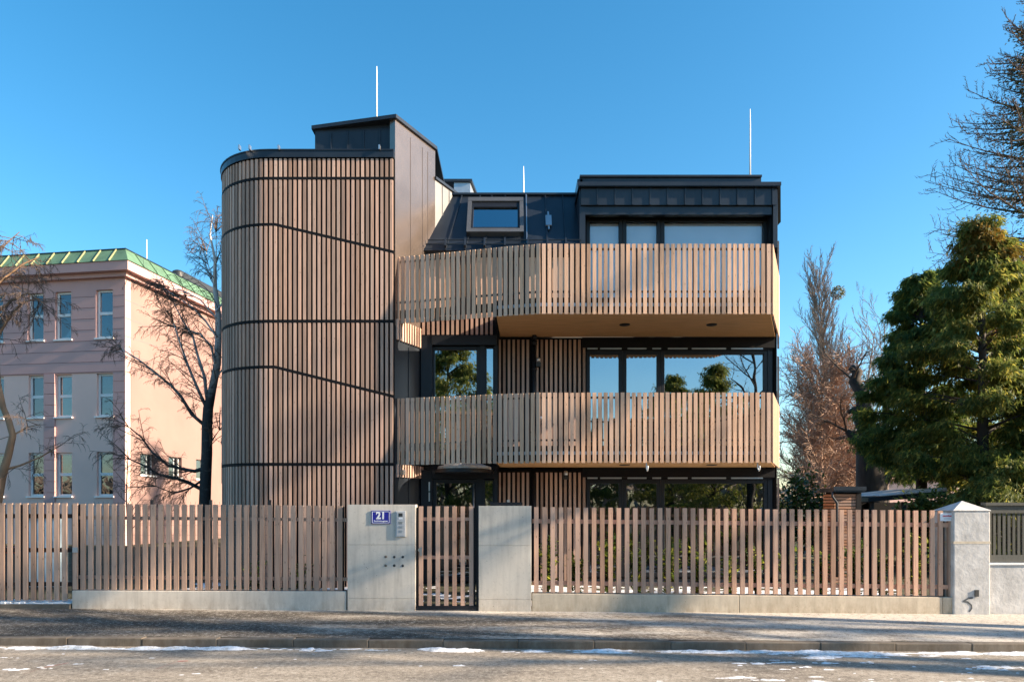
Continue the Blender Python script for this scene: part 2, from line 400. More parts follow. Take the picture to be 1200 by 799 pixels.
def snow_patch(name, x0, x1, y0, y1, cell, fn, zfn):
    mb = MB(); nx = int((x1-x0)/cell); ny = int((y1-y0)/cell); idx = {}
    H = [[fn(x0+i*cell, y0+j*cell) for i in range(nx+1)] for j in range(ny+1)]
    def vid(i, j):
        if (i, j) not in idx:
            xx, yy = x0+i*cell, y0+j*cell
            idx[(i, j)] = len(mb.v)
            mb.v.append((xx, yy, zfn(xx, yy) + max(-0.006, min(0.035, H[j][i]*0.07))))
        return idx[(i, j)]
    for j in range(ny):
        for i in range(nx):
            if max(H[j][i], H[j][i+1], H[j+1][i], H[j+1][i+1]) > 0:
                mb.f.append((vid(i,j), vid(i+1,j), vid(i+1,j+1), vid(i,j+1)))
    o = link(name, mb, M['slush'] if name == 'snow' else M['snow'], (0,0,0), True); o['kind'] = 'stuff'; return o
def road_snow(x, y):
    d = KY - y
    if d < 0.03: return -1
    n = mnoise.fractal(Vector((x*0.7, y*2.6, 1.7)), 0.9, 2.1, 4)
    streak = mnoise.fractal(Vector((x*2.2, y*13.0, 5.1)), 0.55, 2.1, 5)
    gut = math.exp(-((d-0.17)/0.10)**2)
    if x < -2.6: a = 0.72*gut - 0.50
    elif x < 0.2: a = 0.55*gut - 0.62 + 0.2*math.exp(-((x+1.2)/0.9)**2)
    elif x < 7.0:
        t = max(0.0, min(1.0, (x-0.3)/3.0))
        a = 0.55*gut - 0.52 + 0.12*t + (0.22*math.exp(-((x-4.0)/1.1)**2)*math.exp(-((d-0.35)/0.6)**2))
    else: a = 0.3*gut - 0.60
    return a + 0.40*n + 0.42*streak
snow_patch('snow', -9, 9, 7.6, KY-0.02, 0.022, road_snow, lambda x, y: gz(x) + ROADZ + 0.012*min(1, KY-y) + 0.003)
def garden_snow(x, y):
    return 0.5*mnoise.fractal(Vector((x*1.3, y*1.3, 9)), 0.9, 2.1, 4) + 0.3*mnoise.noise(Vector((x*5, y*5, 2))) - (0.02 if x > 0 else 0.2)
snow_patch('garden_snow', -7, 8.2, 12.45, 16, 0.07, garden_snow, lambda x, y: gz(x) + 0.006)
def paint_mark(pts, w_):
    mb = MB()
    for (x, y), (x2, y2) in zip(pts, pts[1:]):
        mb.quad(*[(px, py, gz(px)+ROADZ+0.012*min(1, KY-py)+0.004) for px, py in ((x, y-w_), (x2, y2-w_), (x2, y2+w_), (x, y+w_))])
    return struct('paint_mark', mb, M['paintmark'])
paint_mark([(PX(40,8.2), 8.0), (PX(62,8.5), 8.35), (PX(80,8.6), 8.6)], 0.02)
paint_mark([(PX(178,8.2), 8.3), (PX(203,8.6), 8.72), (PX(218,8.7), 8.75)], 0.02)

# ------------------------------------------------------------------ the house
house = thing('house', 'modern three storey house clad in larch slats with rounded tower and two balconies', 'house', (0, 16.8, 0))
TCX, TR, TY = -5.1, 1.41, 15.3
TCY = TY + TR
def tower_path(off, back=19.5, n=14):
    R = TR + off; pts = [(TCX-R, back), (TCX-R, TCY)]
    for i in range(1, n+1):
        a = math.pi + (math.pi/2)*i/n; pts.append((TCX + R*math.cos(a), TCY + R*math.sin(a)))
    pts.append((-2.48, TY-off)); return pts
ARC = TR*math.pi/2
def tower_at(s):
    """s = 0 at the start of the curve (its back end); returns point, tangent"""
    if s < 0: return (TCX-TR, TCY - s), (0, -1)
    if s < ARC:
        a = math.pi + s/TR
        return (TCX+TR*math.cos(a), TCY+TR*math.sin(a)), (-math.sin(a), math.cos(a))
    return (TCX + s - ARC, TY), (1, 0)
SMAX = ARC + (TCX*-1 - 2.48)
def tower_line(i, s):
    x = TCX + s - ARC
    sl = max(0.0, min(1.0, (x + 4.98)/(4.98-2.48)))
    return (9.04, 8.63, 7.66 - 0.58*sl, 5.63, 4.67 - 0.62*sl, 2.63, 0.02)[i]
mb = MB(); mb.prism(tower_path(-0.02) + [(-2.48, 19.5)], 0, 9.06); part('tower_wall', mb, M['black'], house)
mb = MB(); s = -0.8
while s < SMAX - 0.02:
    (px, py), u = tower_at(s); nx, ny = u[1], -u[0]
    for i in range(6):
        zt, zb = tower_line(i, s), tower_line(i+1, s)
        zt -= 0.038 if i else 0.0; zb += 0.027 if i < 5 else 0
        o_ = 0.035 + 0.0025*((i*37) % 5)
        d2 = tower_line(i+1, s+.03)-tower_line(i+1, s-.03); d1 = tower_line(i, s+.03)-tower_line(i, s-.03)
        mb.bar((px+nx*o_, py+ny*o_), u, 0.057, 0.05, zb-d2/2, zt-d1/2, zb+d2/2, zt+d1/2)
    s += 0.1015
part('slat_cladding', mb, M['larch'], house)
def along_tower(mb, zf, h, o0, o1):
    n = 70; s0 = -2.0; P = []
    for k in range(n+1):
        s = s0 + (SMAX-s0)*k/n; (px, py), u = tower_at(s); nx, ny = u[1], -u[0]; z = zf(s)
        P.append([(px+nx*o, py+ny*o, zz) for (o, zz) in ((o0, z), (o1, z), (o1, z+h), (o0, z+h))])
    b = len(mb.v)
    for q in P: mb.v.extend(q)
    for k in range(n):
        for j in range(4):
            mb.f.append((b+k*4+j, b+k*4+(j+1) % 4, b+(k+1)*4+(j+1) % 4, b+(k+1)*4+j))
    mb.f.append((b+3, b+2, b+1, b)); e = b+n*4; mb.f.append((e, e+1, e+2, e+3))
for i in range(1, 6):
    mb = MB(); along_tower(mb, lambda s, i=i: tower_line(i, s)-0.030, 0.034, 0.0, 0.066)
    along_tower(mb, lambda s, i=i: tower_line(i, s)+0.010, 0.016, 0.0, 0.062)
    part('band_trim', mb, M['black'], house)
mb = MB(); mb.prism(tower_path(0.085) + [(-2.40, 19.5)], 9.06, 9.20)
mb.prism(tower_path(0.10) + [(-2.39, 19.5)], 9.20, 9.225)
cap = part('tower_roof', mb, M['metal'], house)
for (a0, b0) in ((280, 181), (292, 180), (326, 179), (444, 177)):
    mb = MB(); mb.box(PX(a0,15.2), PX(a0,15.2)+.03, 15.15, 15.25, 9.2, 9.29); part('snow_guard', mb, M['steel'], cap)

# stair volume and its angled metal side
ANG = [(-2.47, 15.33), (-1.78, 16.80)]
zroof = lambda x, y: 9.80 + 0.085*(x+4.21)
mb = MB(); mb.prism([(-4.21, 15.50), (-2.60, 15.50), (-1.92, 16.86), (-1.92, 20), (-4.21, 20)], 9.0, lambda x, y: zroof(x, y)-0.02)
for k in range(1, 5):
    x = -4.21 + 1.74*k/5; mb.box(x-0.012, x+0.012, 15.475, 15.50, 9.2, zroof(x, 0)-0.12)
stair = part('stair_head', mb, M['metal'], house)
mb = MB(); mb.prism([(-4.27, 15.44), (-2.44, 15.27), (-1.73, 16.78), (-1.73, 20.05), (-4.27, 20.05)], lambda x, y: zroof(x, y)-0.03, lambda x, y: zroof(x, y)+0.045)
part('roof_edge', mb, M['metal'], stair)
mb = MB()
n_ = Vector((ANG[1][0]-ANG[0][0], ANG[1][1]-ANG[0][1])).normalized()
mb.prism([ANG[0], ANG[1], (ANG[1][0]-0.12, ANG[1][1]+0.05), (ANG[0][0]-0.12, ANG[0][1]+0.05)], 5.55, lambda x, y: zroof(x, y)-0.03)
for t in (0.36, 0.66, 0.80):
    p = (ANG[0][0]+(ANG[1][0]-ANG[0][0])*t + 0.002, ANG[0][1]+(ANG[1][1]-ANG[0][1])*t)
    mb.bar(p, n_, 0.006, 0.012, 5.6, 9.8)
part('side_panel', mb, M['sheet'], stair)
# recess wall under it: dark sheet with bands of slats
mb = MB(); mb.prism([(-2.48, 15.34), (-1.99, 16.38), (-2.15, 16.45), (-2.62, 15.42)], 0, 5.54)
for t in (0.45,):
    mb.bar((-2.48+.49*t+.004, 15.34+1.04*t), n_, 0.01, 0.02, 0, 5.2)
part('recess_wall', mb, M['metal'], house)
for (za, zb) in ((5.27, 5.70), (2.36, 2.63)):
    mb = MB(); t = 0.04
    while t < 1.0:
        mb.bar((-2.48+.49*t+0.03, 15.34+1.04*t-0.014), n_, 0.05, 0.04, za, zb); t += 0.085
    part('slat_band', mb, M['larch'], house)
# lower parapet of the angled line
mb = MB(); mb.prism([(-1.78, 16.80), (-1.36, 17.62), (-1.5, 17.70), (-1.92, 16.88)], 7.0, 9.30)
for t in (0.33, 0.66):
    mb.bar((-1.78+.42*t, 16.80+.82*t), n_, 0.02, 0.03, 7.0, 9.28)
par = part('parapet', mb, M['lightsheet'], house)
mb = MB(); mb.prism([(-1.75, 16.76), (-1.30, 17.64), (-1.56, 17.74), (-1.96, 16.90)], 9.30, 9.36); part('coping', mb, M['metal'], par)
# roof-top plant box
D = 19.2
mb = MB(); mb.prism([(PX(532,D), D), (PX(551,D), D), (PX(564,21), 21), (PX(532,21), 21)], 9.2, PZ(214, D))
unit = part('roof_unit', mb, M['galv'], house)
mb = MB(); mb.prism([(PX(519,D)-.02, D-.05), (PX(551,D)+.05, D-.05), (PX(564,21)+.06, 21.05), (PX(532,21)-.4, 21.05)], PZ(214, D)+.004, PZ(212, D)+.03); part('lid', mb, M['metal'], unit)
mb = MB()
for k in range(5): mb.box(PX(520,D), PX(532,D)-.004, D+.02, D+.12, 9.62+.1*k, 9.655+.1*k)
mb.box(PX(519,D), PX(520.5,D), D, D+.3, 9.2, PZ(214,D)); part('louvre', mb, M['galv'], unit)

# mansard roof with standing seams and snow rails
MB0, MT0 = (16.34, 7.50), (17.5, 9.23)
def mans(t, out=0.0):
    ny, nz = -(MT0[1]-MB0[1]), (MT0[0]-MB0[0]); l = math.hypot(ny, nz)
    return MB0[0]+(MT0[0]-MB0[0])*t + ny/l*out, MB0[1]+(MT0[1]-MB0[1])*t + nz/l*out
def mans_x(t): return -2.02 + 0.58*t      # left edge follows the angled wall
mb = MB(); rx = 1.62
a, b = mans(0), mans(1)
mb.add([(mans_x(0), *a), (rx, *a), (rx, *b), (mans_x(1), *b), (mans_x(0), a[0]+.3, a[1]-.12), (rx, a[0]+.3, a[1]-.12), (rx, 26, b[1]), (mans_x(1), 26, b[1]), (rx, 26, b[1]-.2), (mans_x(1), 26, b[1]-.2)],
       [(0,1,2,3), (0,4,5,1), (3,2,6,7), (4,9,8,5), (0,3,7,9,4), (1,5,8,6,2), (7,6,8,9)])
def on_mansard(mb, x0, x1, t0, t1, o0, o1, lean=0.0):
    q = []
    for o in (o0, o1):
        for (x, t) in ((x0, t0), (x1, t0), (x1+lean, t1), (x0+lean, t1)):
            y, z = mans(t, o); q.append((x, y, z))
    mb.add(q, [(0,3,2,1),(4,5,6,7),(0,1,5,4),(1,2,6,5),(2,3,7,6),(3,0,4,7)])
for x in (-1.50, -1.06, -0.62, -0.16, 0.36, 0.80, 1.22):
    on_mansard(mb, x-.010, x+.010, 0, 1, -0.005, 0.035, 0.30 if x < -1 else (0.14 if x < -.3 else 0))
mb.box(mans_x(1)-.04, rx, MT0[0]-.05, MT0[0]+.1, MT0[1]+.002, MT0[1]+.05)
mroof = part('roof', mb, M['metal'], house)
mb = MB()
for t in (0.05, 0.12):
    y, z = mans(t, 0.09); mb.tube([(mans_x(t)+.05, y, z), (rx-.05, y, z)], 0.014, 6)
for x in (-1.50, -1.06, -0.62, -0.16, 0.36, 0.80, 1.22): on_mansard(mb, x-.02, x+.02, 0.02, 0.15, 0.036, 0.11)
part('snow_rail', mb, M['metal'], mroof)
mb = MB()
on_mansard(mb, 0.33, 0.35, 0.0, 1.0, 0.03, 0.05); y, z = mans(1, 0)
part('cable_duct', mb, M['steel'], mroof)
mb = MB(); on_mansard(mb, 0.78, 0.92, 0.40, 0.58, 0.03, 0.07); on_mansard(mb, 0.83, 0.87, 0.34, 0.66, 0.03, 0.05); part('roof_hatch_box', mb, M['galv'], mroof)
# skylight
mb = MB(); X0, X1, T0, T1 = -1.04, 0.27, 0.24, 0.87
on_mansard(mb, X0, X0+.09, T0, T1, 0, 0.13); on_mansard(mb, X1-.09, X1, T0, T1, 0, 0.13)
on_mansard(mb, X0, X1, T0, T0+.06, 0, 0.132); on_mansard(mb, X0, X1, T1-.07, T1, 0, 0.134)
skyl = part('skylight', mb, M['galv_dark'], mroof)
mb = MB(); on_mansard(mb, X0+.09, X0+.14, T0+.06, T1-.07, 0, 0.10); on_mansard(mb, X1-.14, X1-.09, T0+.06, T1-.07, 0, 0.10)
on_mansard(mb, X0+.14, X1-.14, T0+.06, T0+.10, 0, 0.10); on_mansard(mb, X0+.14, X1-.14, T1-.16, T1-.07, 0, 0.10); part('sash', mb, M['frame'], skyl)
mb = MB(); on_mansard(mb, X0+.14, X1-.14, T0+.10, T1-.16, 0.05, 0.06); part('pane', mb, M['glass_sky'], skyl)
mb = MB(); on_mansard(mb, X0+.14, X1-.14, T0+.10, T1-.16, 0.012, 0.02); part('blind', mb, M['blind'], skyl)

# main body: floors, walls, rooms
WY = 16.8; RX = 6.08
mb = MB()
mb.prism([(6.10, 16.72), (6.72, 18.4), (6.72, 26), (6.5, 26), (6.5, 18.5), (5.93, 16.95)], 0, 8.9)
mb.box(-6.4, 6.5, 25.8, 26, 0, 9.0); mb.box(-6.5, -6.3, 19.5, 25.8, 0, 9.0)
part('wall', mb, M['black'], house)
mb = MB(); u = Vector((.62, 1.68)).normalized()
for (za, zb, t0) in ((5.72, 7.9, .1), (2.9, 5.3, .35), (0, 2.4, .35)):
    t = t0
    while t < 1.0: mb.bar((6.10+.62*t+.03, 16.72+1.68*t-.01), u, .055, .045, za, zb); t += .062
part('side_cladding', mb, M['larch'], house)
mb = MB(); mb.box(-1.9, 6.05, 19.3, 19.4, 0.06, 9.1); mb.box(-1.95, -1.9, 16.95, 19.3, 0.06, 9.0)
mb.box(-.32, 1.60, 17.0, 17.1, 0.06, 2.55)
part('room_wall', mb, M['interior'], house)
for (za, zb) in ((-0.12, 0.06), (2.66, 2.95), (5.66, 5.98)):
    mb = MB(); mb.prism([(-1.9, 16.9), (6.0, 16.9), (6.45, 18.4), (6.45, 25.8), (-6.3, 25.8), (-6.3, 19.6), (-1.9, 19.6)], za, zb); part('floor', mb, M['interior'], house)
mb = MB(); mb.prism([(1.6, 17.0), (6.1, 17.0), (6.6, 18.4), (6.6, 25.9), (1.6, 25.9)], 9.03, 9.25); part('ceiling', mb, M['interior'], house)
mb = MB(); mb.box(-6.4, -1.4, 19.6, 26, 8.8, 9.0); part('rear_roof', mb, M['metal'], house)
# slat walls beside the windows
SX0, SX1 = PX(584, WY), PX(686, WY)
mb = MB()
for (za, zb) in ((0, 2.60), (2.66, 5.62)): mb.box(SX0-.06, SX1, WY, WY+.15, za, zb)
mb.box(-2.02, 1.62, 16.62, 16.75, 5.98, 7.6)
part('back_wall', mb, M['black'], house)
def slat_row(x0, x1, y, z0, z1, step=.1085, w=.058, d=.045, skip=None):
    mb = MB(); n = int((x1-x0)/step)
    for k in range(n+1):
        x = x0 + k*step
        if skip and skip[0] < x < skip[1]: continue
        mb.bar((x, y), (1, 0), w, d, z0, z1)
    return mb
px_pipe = PX(626, 16.7)
for (za, zb) in ((0.02, 2.52), (2.70, 5.585)):
    part('slat_cladding', slat_row(SX0+.03, SX1-.02, WY-.035, za, zb, skip=(px_pipe-.06, px_pipe+.06)), M['larch'], house)
part('slat_cladding', slat_row(-1.98, 1.6, 16.58, 5.98, 7.52), M['rail'], house)
part('slat_cladding', slat_row(-1.98, -.38, 16.24, 5.575, 6.02), M['larch'], house)
mb = MB(); mb.box(-2.0, -.36, 16.27, 16.62, 5.56, 6.0); mb.box(-.36, -.30, 16.30, 16.80, 0, 6.0); part('bay_wall', mb, M['black'], house)
mb = MB()
for (za, zb) in ((0, 2.50), (2.66, 5.60)): mb.tube([(px_pipe, WY-.05, za), (px_pipe, WY-.05, zb)], .055, 12)
for z in (1.2, 3.6, 4.9): mb.lathe((px_pipe, WY-.05, z), [(.056,-.02),(.064,-.02),(.064,.02),(.056,.02)], 12)
part('downpipe', mb, M['frame'], house, True)
mb = MB(); mb.tube([(px_pipe, WY-.3, 5.60), (px_pipe, WY-.05, 5.60)], .055, 10); mb.lathe((px_pipe, WY-.05, 5.5), [(.055,-.05),(.075,-.03),(.075,.05),(.055,.08)], 12)
part('pipe_elbow', mb, M['frame'], house, True)
for (xx, yy) in ((631, 424), (663, 556), (633.5, 492)):
    X = PX(xx, 16.7); Z = PZ(yy, 16.7)
    mb = MB(); mb.box(X-.055, X+.055, 16.66, 16.745, Z-.11, Z-.01)
    l = part('wall_lamp', mb, M['binblack'], house)
    mb = MB(); mb.lathe((X, 16.68, Z-.01), [(0.001,0),(.05,0),(.05,.08),(.03,.1),(0.001,.1)], 12); part('lamp_glass', mb, M['steel'], l, True)
X, Z = PX(470, 15.4), PZ(553, 15.4)
mb = MB(); mb.bar((-2.36, 15.50), n_, .20, .07, Z-.05, Z+.05); l = part('wall_lamp', mb, M['steel'], house)

def window(x0, x1, z0, z1, y, fr=0.055, gl='glass', blind=False, d=0.10, parent=house, fm='frame'):
    mb = MB()
    mb.box(x0, x0+fr, y, y+d, z0, z1); mb.box(x1-fr, x1, y, y+d, z0, z1)
    mb.box(x0+fr, x1-fr, y+.001, y+d, z1-fr, z1); mb.box(x0+fr, x1-fr, y+.001, y+d, z0, z0+fr*1.3)
    o = bevel(part('window', mb, M[fm], parent), 0.004, 1)
    mb = MB(); mb.box(x0+fr-.004, x1-fr+.004, y+.045, y+.055, z0+fr, z1-fr+.004); part('pane', mb, M[gl], o)
    if blind:
        mb = MB(); mb.box(x0+fr-.01, x1-fr+.01, y+.13, y+.14, z0+.03, z1-fr+.01); part('blind', mb, M['blind'], o)
    return o
wx = [(687, 729.5), (729.8, 774), (774.3, 899)]
for fl, (zb, zt, bl, gl) in enumerate(((0.10, PZ(562, 16.8), False, 'glass_dark'), (2.98, PZ(411, 16.8), False, 'glass'), (5.99, 8.40, True, 'glass_clear'))):
    for (a, b) in wx:
        window(PX(a, WY), PX(b, WY), zb, zt, WY-.02, 0.085, gl, bl)
    mb = MB(); mb.box(PX(899.2,WY), 6.02, WY-.03, WY+.12, zb, zt); part('corner_post', mb, M['frame'], house)
for (za, zb) in ((PZ(562.2, 16.8), 2.62), (PZ(411.2, 16.8), 5.63)):
    mb = MB(); mb.box(1.62, 6.06, WY-.08, WY+.15, za+.06, zb); mb.box(1.66, 6.02, WY-.05, WY+.1, za+.002, za+.055)
    li = part('lintel', mb, M['black'], house)
    mb = MB(); z = za+.025
    for (a, b) in ((688,700),(703,728),(735,757),(764,774),(782,805),(810,850),(856,893)):
        mb.box(PX(a,WY), PX(b,WY), WY-.062, WY-.052, z, z+.035)
    part('vent_slot', mb, M['galv'], li)
for (zb, zt) in ((0.06, 2.33), (2.96, 5.3), (6.0, 8.3)):
    mb = MB(); mb.tube([(5.86, 17.55, zb), (5.86, 17.55, zt)], .095, 16); part('column', mb, M['column'], house, True)
# entrance bay: first floor glazed door and entrance door
BY = 16.3
def bx(x): return PX(x, BY)
mb = MB()
mb.box(bx(494), bx(507), BY-.10, BY+.2, 2.66, 5.56); mb.box(bx(507), bx(582), BY-.12, BY+.2, 5.34, 5.558)
mb.box(bx(562), bx(568.5), BY-.03, BY+.1, 2.66, 5.34); mb.box(bx(579.5), bx(583), BY-.06, BY+.2, 2.66, 5.34)
mb.box(bx(494), bx(583), BY-.02, BY+.2, 2.56, 2.66)
part('door_surround', mb, M['frame'], house)
window(bx(506), bx(562), 2.70, 5.32, BY-.02, 0.07, 'glass'); window(bx(568.5), bx(579.5), 2.70, 5.32, BY-.02, 0.035, 'glass')
mb = MB()
mb.box(bx(494), bx(507), BY-.10, BY+.2, 0, 2.55); mb.box(bx(507), bx(583), BY-.06, BY+.2, 2.36, 2.55)
mb.box(bx(558), bx(567), BY-.03, BY+.1, 0, 2.36); mb.box(bx(579), bx(583), BY-.06, BY+.2, 0, 2.36)
part('door_surround', mb, M['frame'], house)
dr = window(bx(507), bx(558), 0.05, 2.35, BY-.02, 0.09, 'glass_dark'); dr.name = 'door'
mb = MB(); mb.tube([(bx(555.5), BY-.08, .5), (bx(555.5), BY-.08, 2.25)], .018, 8)
for z in (.6, 2.1): mb.tube([(bx(555.5), BY-.08, z), (bx(555.5), BY-.015, z)], .01, 6)
part('handle', mb, M['steel'], dr, True)
window(bx(567), bx(579), 0.05, 2.34, BY-.02, 0.03, 'glass_dark')
mb = MB()
for z in (PZ(570, BY), PZ(582, BY)): mb.box(bx(503), bx(504.5), BY-.125, BY-.10, z-.10, z+.10)
part('letter_slot', mb, M['steel'], house)
# canopy over the entrance, with snow
def half_disc(x0, x1, yb, depth, n=20):
    return [(x0 + (x1-x0)*k/n, yb - depth*math.sqrt(max(0, 1-(2*k/n-1)**2))) for k in range(n+1)]
mb = MB(); mb.prism(half_disc(-1.72, -.42, 16.2, 0.95), 2.47, 2.545); can = part('canopy', mb, M['frame'], house)
mb = MB(); ring = half_disc(-1.66, -.46, 16.18, 0.90)
mb.prism(ring, 2.547, 2.62); mb.prism([(-1.06+(x+1.06)*.8, 16.16+(y-16.16)*.85) for x, y in ring], 2.62, 2.66)
bevel(part('canopy_snow', mb, M['snow'], can), 0.03, 3)

# dormer
DX0, DX1, DY = PX(679, 16.5), PX(911, 16.45), 16.42
mb = MB()
mb.prism([(DX0, 17.0), (DX0+.12, 17.0), (DX0+.12, 25), (DX0, 25)], 6.0, 9.40)
mb.prism([(DX1-.10, DY+.02), (DX1, DY+.02), (6.74, 18.4), (6.74, 25), (6.64, 25), (6.64, 18.4)], 7.6, 8.95)
mb.prism([(DX0, DY+.05), (DX0+.13, DY+.05), (DX0+.13, 17.0), (DX0, 17.0)], 6.0, 9.0)
dorm = part('dormer', mb, M['metal'], house)
mb = MB(); mb.box(DX0+.03, DX1-.02, DY, 16.95, 8.555, 8.935)
for k in range(12):
    x = PX(678.5+20.5*k, DY)+.02
    if DX0+.04 < x < DX1-.04: mb.box(x-.010, x+.010, DY-.03, DY, 8.556, 8.93)
part('fascia', mb, M['metal'], dorm)
mb = MB(); mb.prism([(DX0-.04, DY-.09), (DX1+.03, DY-.09), (6.82, 18.4), (6.82, 25), (DX0-.04, 25)], 8.94, 9.00)
mb.prism([(DX0-.05, DY-.10), (DX1+.04, DY-.10), (DX1+.04, DY-.07), (DX0-.05, DY-.07)], 8.955, 9.035)
part('roof_edge', mb, M['metal'], dorm)
mb = MB(); mb.box(PX(680,17.0), PX(892,17.0), 17.0, 25, 9.002, PZ(208.5,17.0)); mb.box(PX(679.5,16.95), PX(893,16.95), 16.95, 25.05, PZ(208.3,17.0), PZ(206,17.0)); part('parapet', mb, M['metal'], dorm)
mb = MB(); mb.box(PX(684,16.5), PX(904,16.5), 16.48, 16.62, PZ(252,16.5), 8.553); mb.box(1.72, 6.0, 16.62, 16.9, 8.44, 8.552); part('blind_box', mb, M['metal'], dorm)
mb = MB(); mb.box(DX0+.13, PX(686,WY), 16.7, 16.95, 6.0, 8.55); part('jamb', mb, M['frame'], dorm); mb = MB(); mb.box(5.99, DX1-.11, 16.6, 16.95, 6.0, 8.44); part('jamb', mb, M['frame'], dorm)
# rods and vent on the roofs
for (x, y0, y1, d, zb) in ((441.5, 78, 140, 17.0, 9.8), (613.5, 195, 228, 18.2, 9.2), (879, 128, 206, 17.6, 9.4)):
    X = PX(x, d); mb = MB(); mb.tube([(X, d, zb), (X, d, PZ(y0+18, d)), (X, d, PZ(y0, d))], [.022, .017, .009], 8); part('lightning_rod', mb, M['white'], house, True)
mb = MB(); zc = PZ(144, 16.6)
mb.lathe((PX(457.5,16.6), 16.6, zc), [(.10,-.9),(.10,.0),(.13,.02),(.13,.06),(.10,.12),(.05,.16),(.001,.17)], 14); part('roof_vent', mb, M['steel'], house, True)

# balconies
PATH = [(-2.46, 15.45), (-.35, 14.87), (.55, 14.65), (5.26, 14.65), (6.14, 16.70)]
def along(path, step, start=0.03):
    out = []; carry = start
    for (a, b) in zip(path, path[1:]):
        d = Vector((b[0]-a[0], b[1]-a[1])); L = d.length; d.normalize(); t = carry
        while t < L:
            out.append(((a[0]+d.x*t, a[1]+d.y*t), (d.x, d.y))); t += step
        carry = t - L
    return out
def offset_path(path, o):
    out = []
    for i, p in enumerate(path):
        dirs = []
        if i > 0: dirs.append(Vector((p[0]-path[i-1][0], p[1]-path[i-1][1])).normalized())
        if i < len(path)-1: dirs.append(Vector((path[i+1][0]-p[0], path[i+1][1]-p[1])).normalized())
        d = sum(dirs, Vector((0,0))).normalized(); out.append((p[0]-d.y*o, p[1]+d.x*o))
    return out
def rail_strip(mb, path, o0, o1, z0, z1):
    a, b = offset_path(path, o0), offset_path(path, o1)
    for i in range(len(path)-1):
        mb.prism([a[i], a[i+1], b[i+1], b[i]], z0, z1)
rb = random.Random(7)
for (zs, lab) in ((2.64, 'lower balcony behind upright larch slats'), (5.64, 'upper balcony behind upright larch slats')):
    inner = offset_path(PATH, 0.06)
    poly = [(inner[1][0]+.02, inner[1][1])] + inner[2:4] + [(inner[4][0]-.03, inner[4][1])] + [(6.05, 16.70), (-.28, 16.70)]
    mb = MB(); mb.prism(poly, zs+.022, zs+.33)
    mb.prism(list(reversed([inner[0], (inner[1][0]+.018, inner[1][1]), (inner[1][0]+.018, inner[1][1]+.08), (inner[0][0], inner[0][1]+.08)]))[::-1], zs+.12, zs+.28)
    bal = part('balcony', mb, M['black'], house, label=lab)
    mb = MB(); mb.prism(offset_path([(inner[1][0]+.02, inner[1][1])] + inner[2:4] + [(inner[4][0]-.03, inner[4][1])], -.012) + [(6.04, 16.69), (-.27, 16.69)], zs-.004, zs+.02); part('soffit', mb, M['soffit'], bal)
    mb = MB()
    for (p, u) in along(PATH, 0.1135):
        dz = rb.uniform(-.004, .004)
        mb.bar(p, u, .076, .03, zs+dz-.02, zs+1.395+dz)
    part('railing', mb, M['rail'], bal)
    mb = MB()
    for (o0, o1, a, b) in ((.018, .05, 1.28, 1.32), (.02, .045, .42, .46)): rail_strip(mb, PATH, o0, o1, zs+a, zs+b)
    for (p, u) in along(PATH, 1.15, .5): mb.bar((p[0]-u[1]*.045, p[1]+u[0]*.045), u, .05, .012, zs+.1, zs+1.3)
    part('rail_frame', mb, M['frame'], bal)
    mb = MB(); rail_strip(mb, PATH[1:4], .035, .055, zs+.15, zs+.215); part('gutter', mb, M['galv'], bal)
    for xx in (732, 834):
        X = PX(xx, 15.56); mb = MB(); mb.lathe((X, 15.56, zs-.02), [(0.001,0),(.10,0),(.115,.006),(.115,.016)], 18); part('downlight', mb, M['frame'], bal, True)
    mb = MB(); mb.bar((inner[1][0]+.01, 15.8), (0.02, 1), 1.76, .03, zs-.01, zs+.31); part('end_plate', mb, M['frame'], bal)
    if zs < 3:
        for xx in (757, 887):
            X = PX(xx, 14.75); mb = MB(); mb.tube([(X, 14.72, 2.66), (X, 14.70, 2.52), (X+.012, 14.66, 2.46), (X+.015, 14.62, 2.49), (X+.015, 14.62, 2.56)], .013, 6); part('hook', mb, M['white'], bal, True)
    # wood side cheek next to the corner
mb = MB(); mb.prism([(5.31, 14.78), (6.12, 16.66), (6.09, 16.68), (5.28, 14.80)], 7.04, 7.045)

# ------------------------------------------------------------------ the front fence
FY = 12.14
def fence_slats(x0, x1, step, w, ytop, ybot, y=FY+.03, d=.035, seed=1):
    mb = MB(); r = random.Random(seed); x = x0
    while x <= x1:
        X = PX(x, y); a, b = PZ(ytop(x), y), PZ(ybot(x), y)
        mb.bar((X, y), (1, 0), w, d, b + r.uniform(-.003,.003), a + r.uniform(-.004,.004)); x += step
    return mb
ft = lambda x: 589.0 + .0086*x
def rail_bar(mb, x0, x1, yt, h, y, d):
    a, b = PX(x0, y), PX(x1, y); za, zb = PZ(yt(x0), y), PZ(yt(x1), y)
    mb.add([(a,y,za-h),(b,y,zb-h),(b,y+d,zb-h),(a,y+d,za-h),(a,y,za),(b,y,zb),(b,y+d,zb),(a,y+d,za)],
           [(0,3,2,1),(4,5,6,7),(0,1,5,4),(1,2,6,5),(2,3,7,6),(3,0,4,7)])
lf = thing('picket_fence', 'weathered larch slat fence between driveway gate and numbered pillar', 'fence', (PX(245, FY), FY, 0))
part('slat_panel', fence_slats(88.5, 404, 9.12, .078, ft, lambda x: 690+.004*x, seed=2), M['fence_grey'], lf)
for yo in (14.5, 84.0):
    mb = MB(); rail_bar(mb, 86, 407, lambda x, yo=yo: ft(x)+yo, .055, FY+.055, .04); part('rail', mb, M['fence_grey'], lf)
for x in (93.5, 197.5, 297, 401):
    mb = MB(); X = PX(x, FY+.12); mb.box(X-.03, X+.03, FY+.10, FY+.16, gz(X)+.2, PZ(ft(x)+1, FY+.12)); part('post', mb, M['frame'], lf)
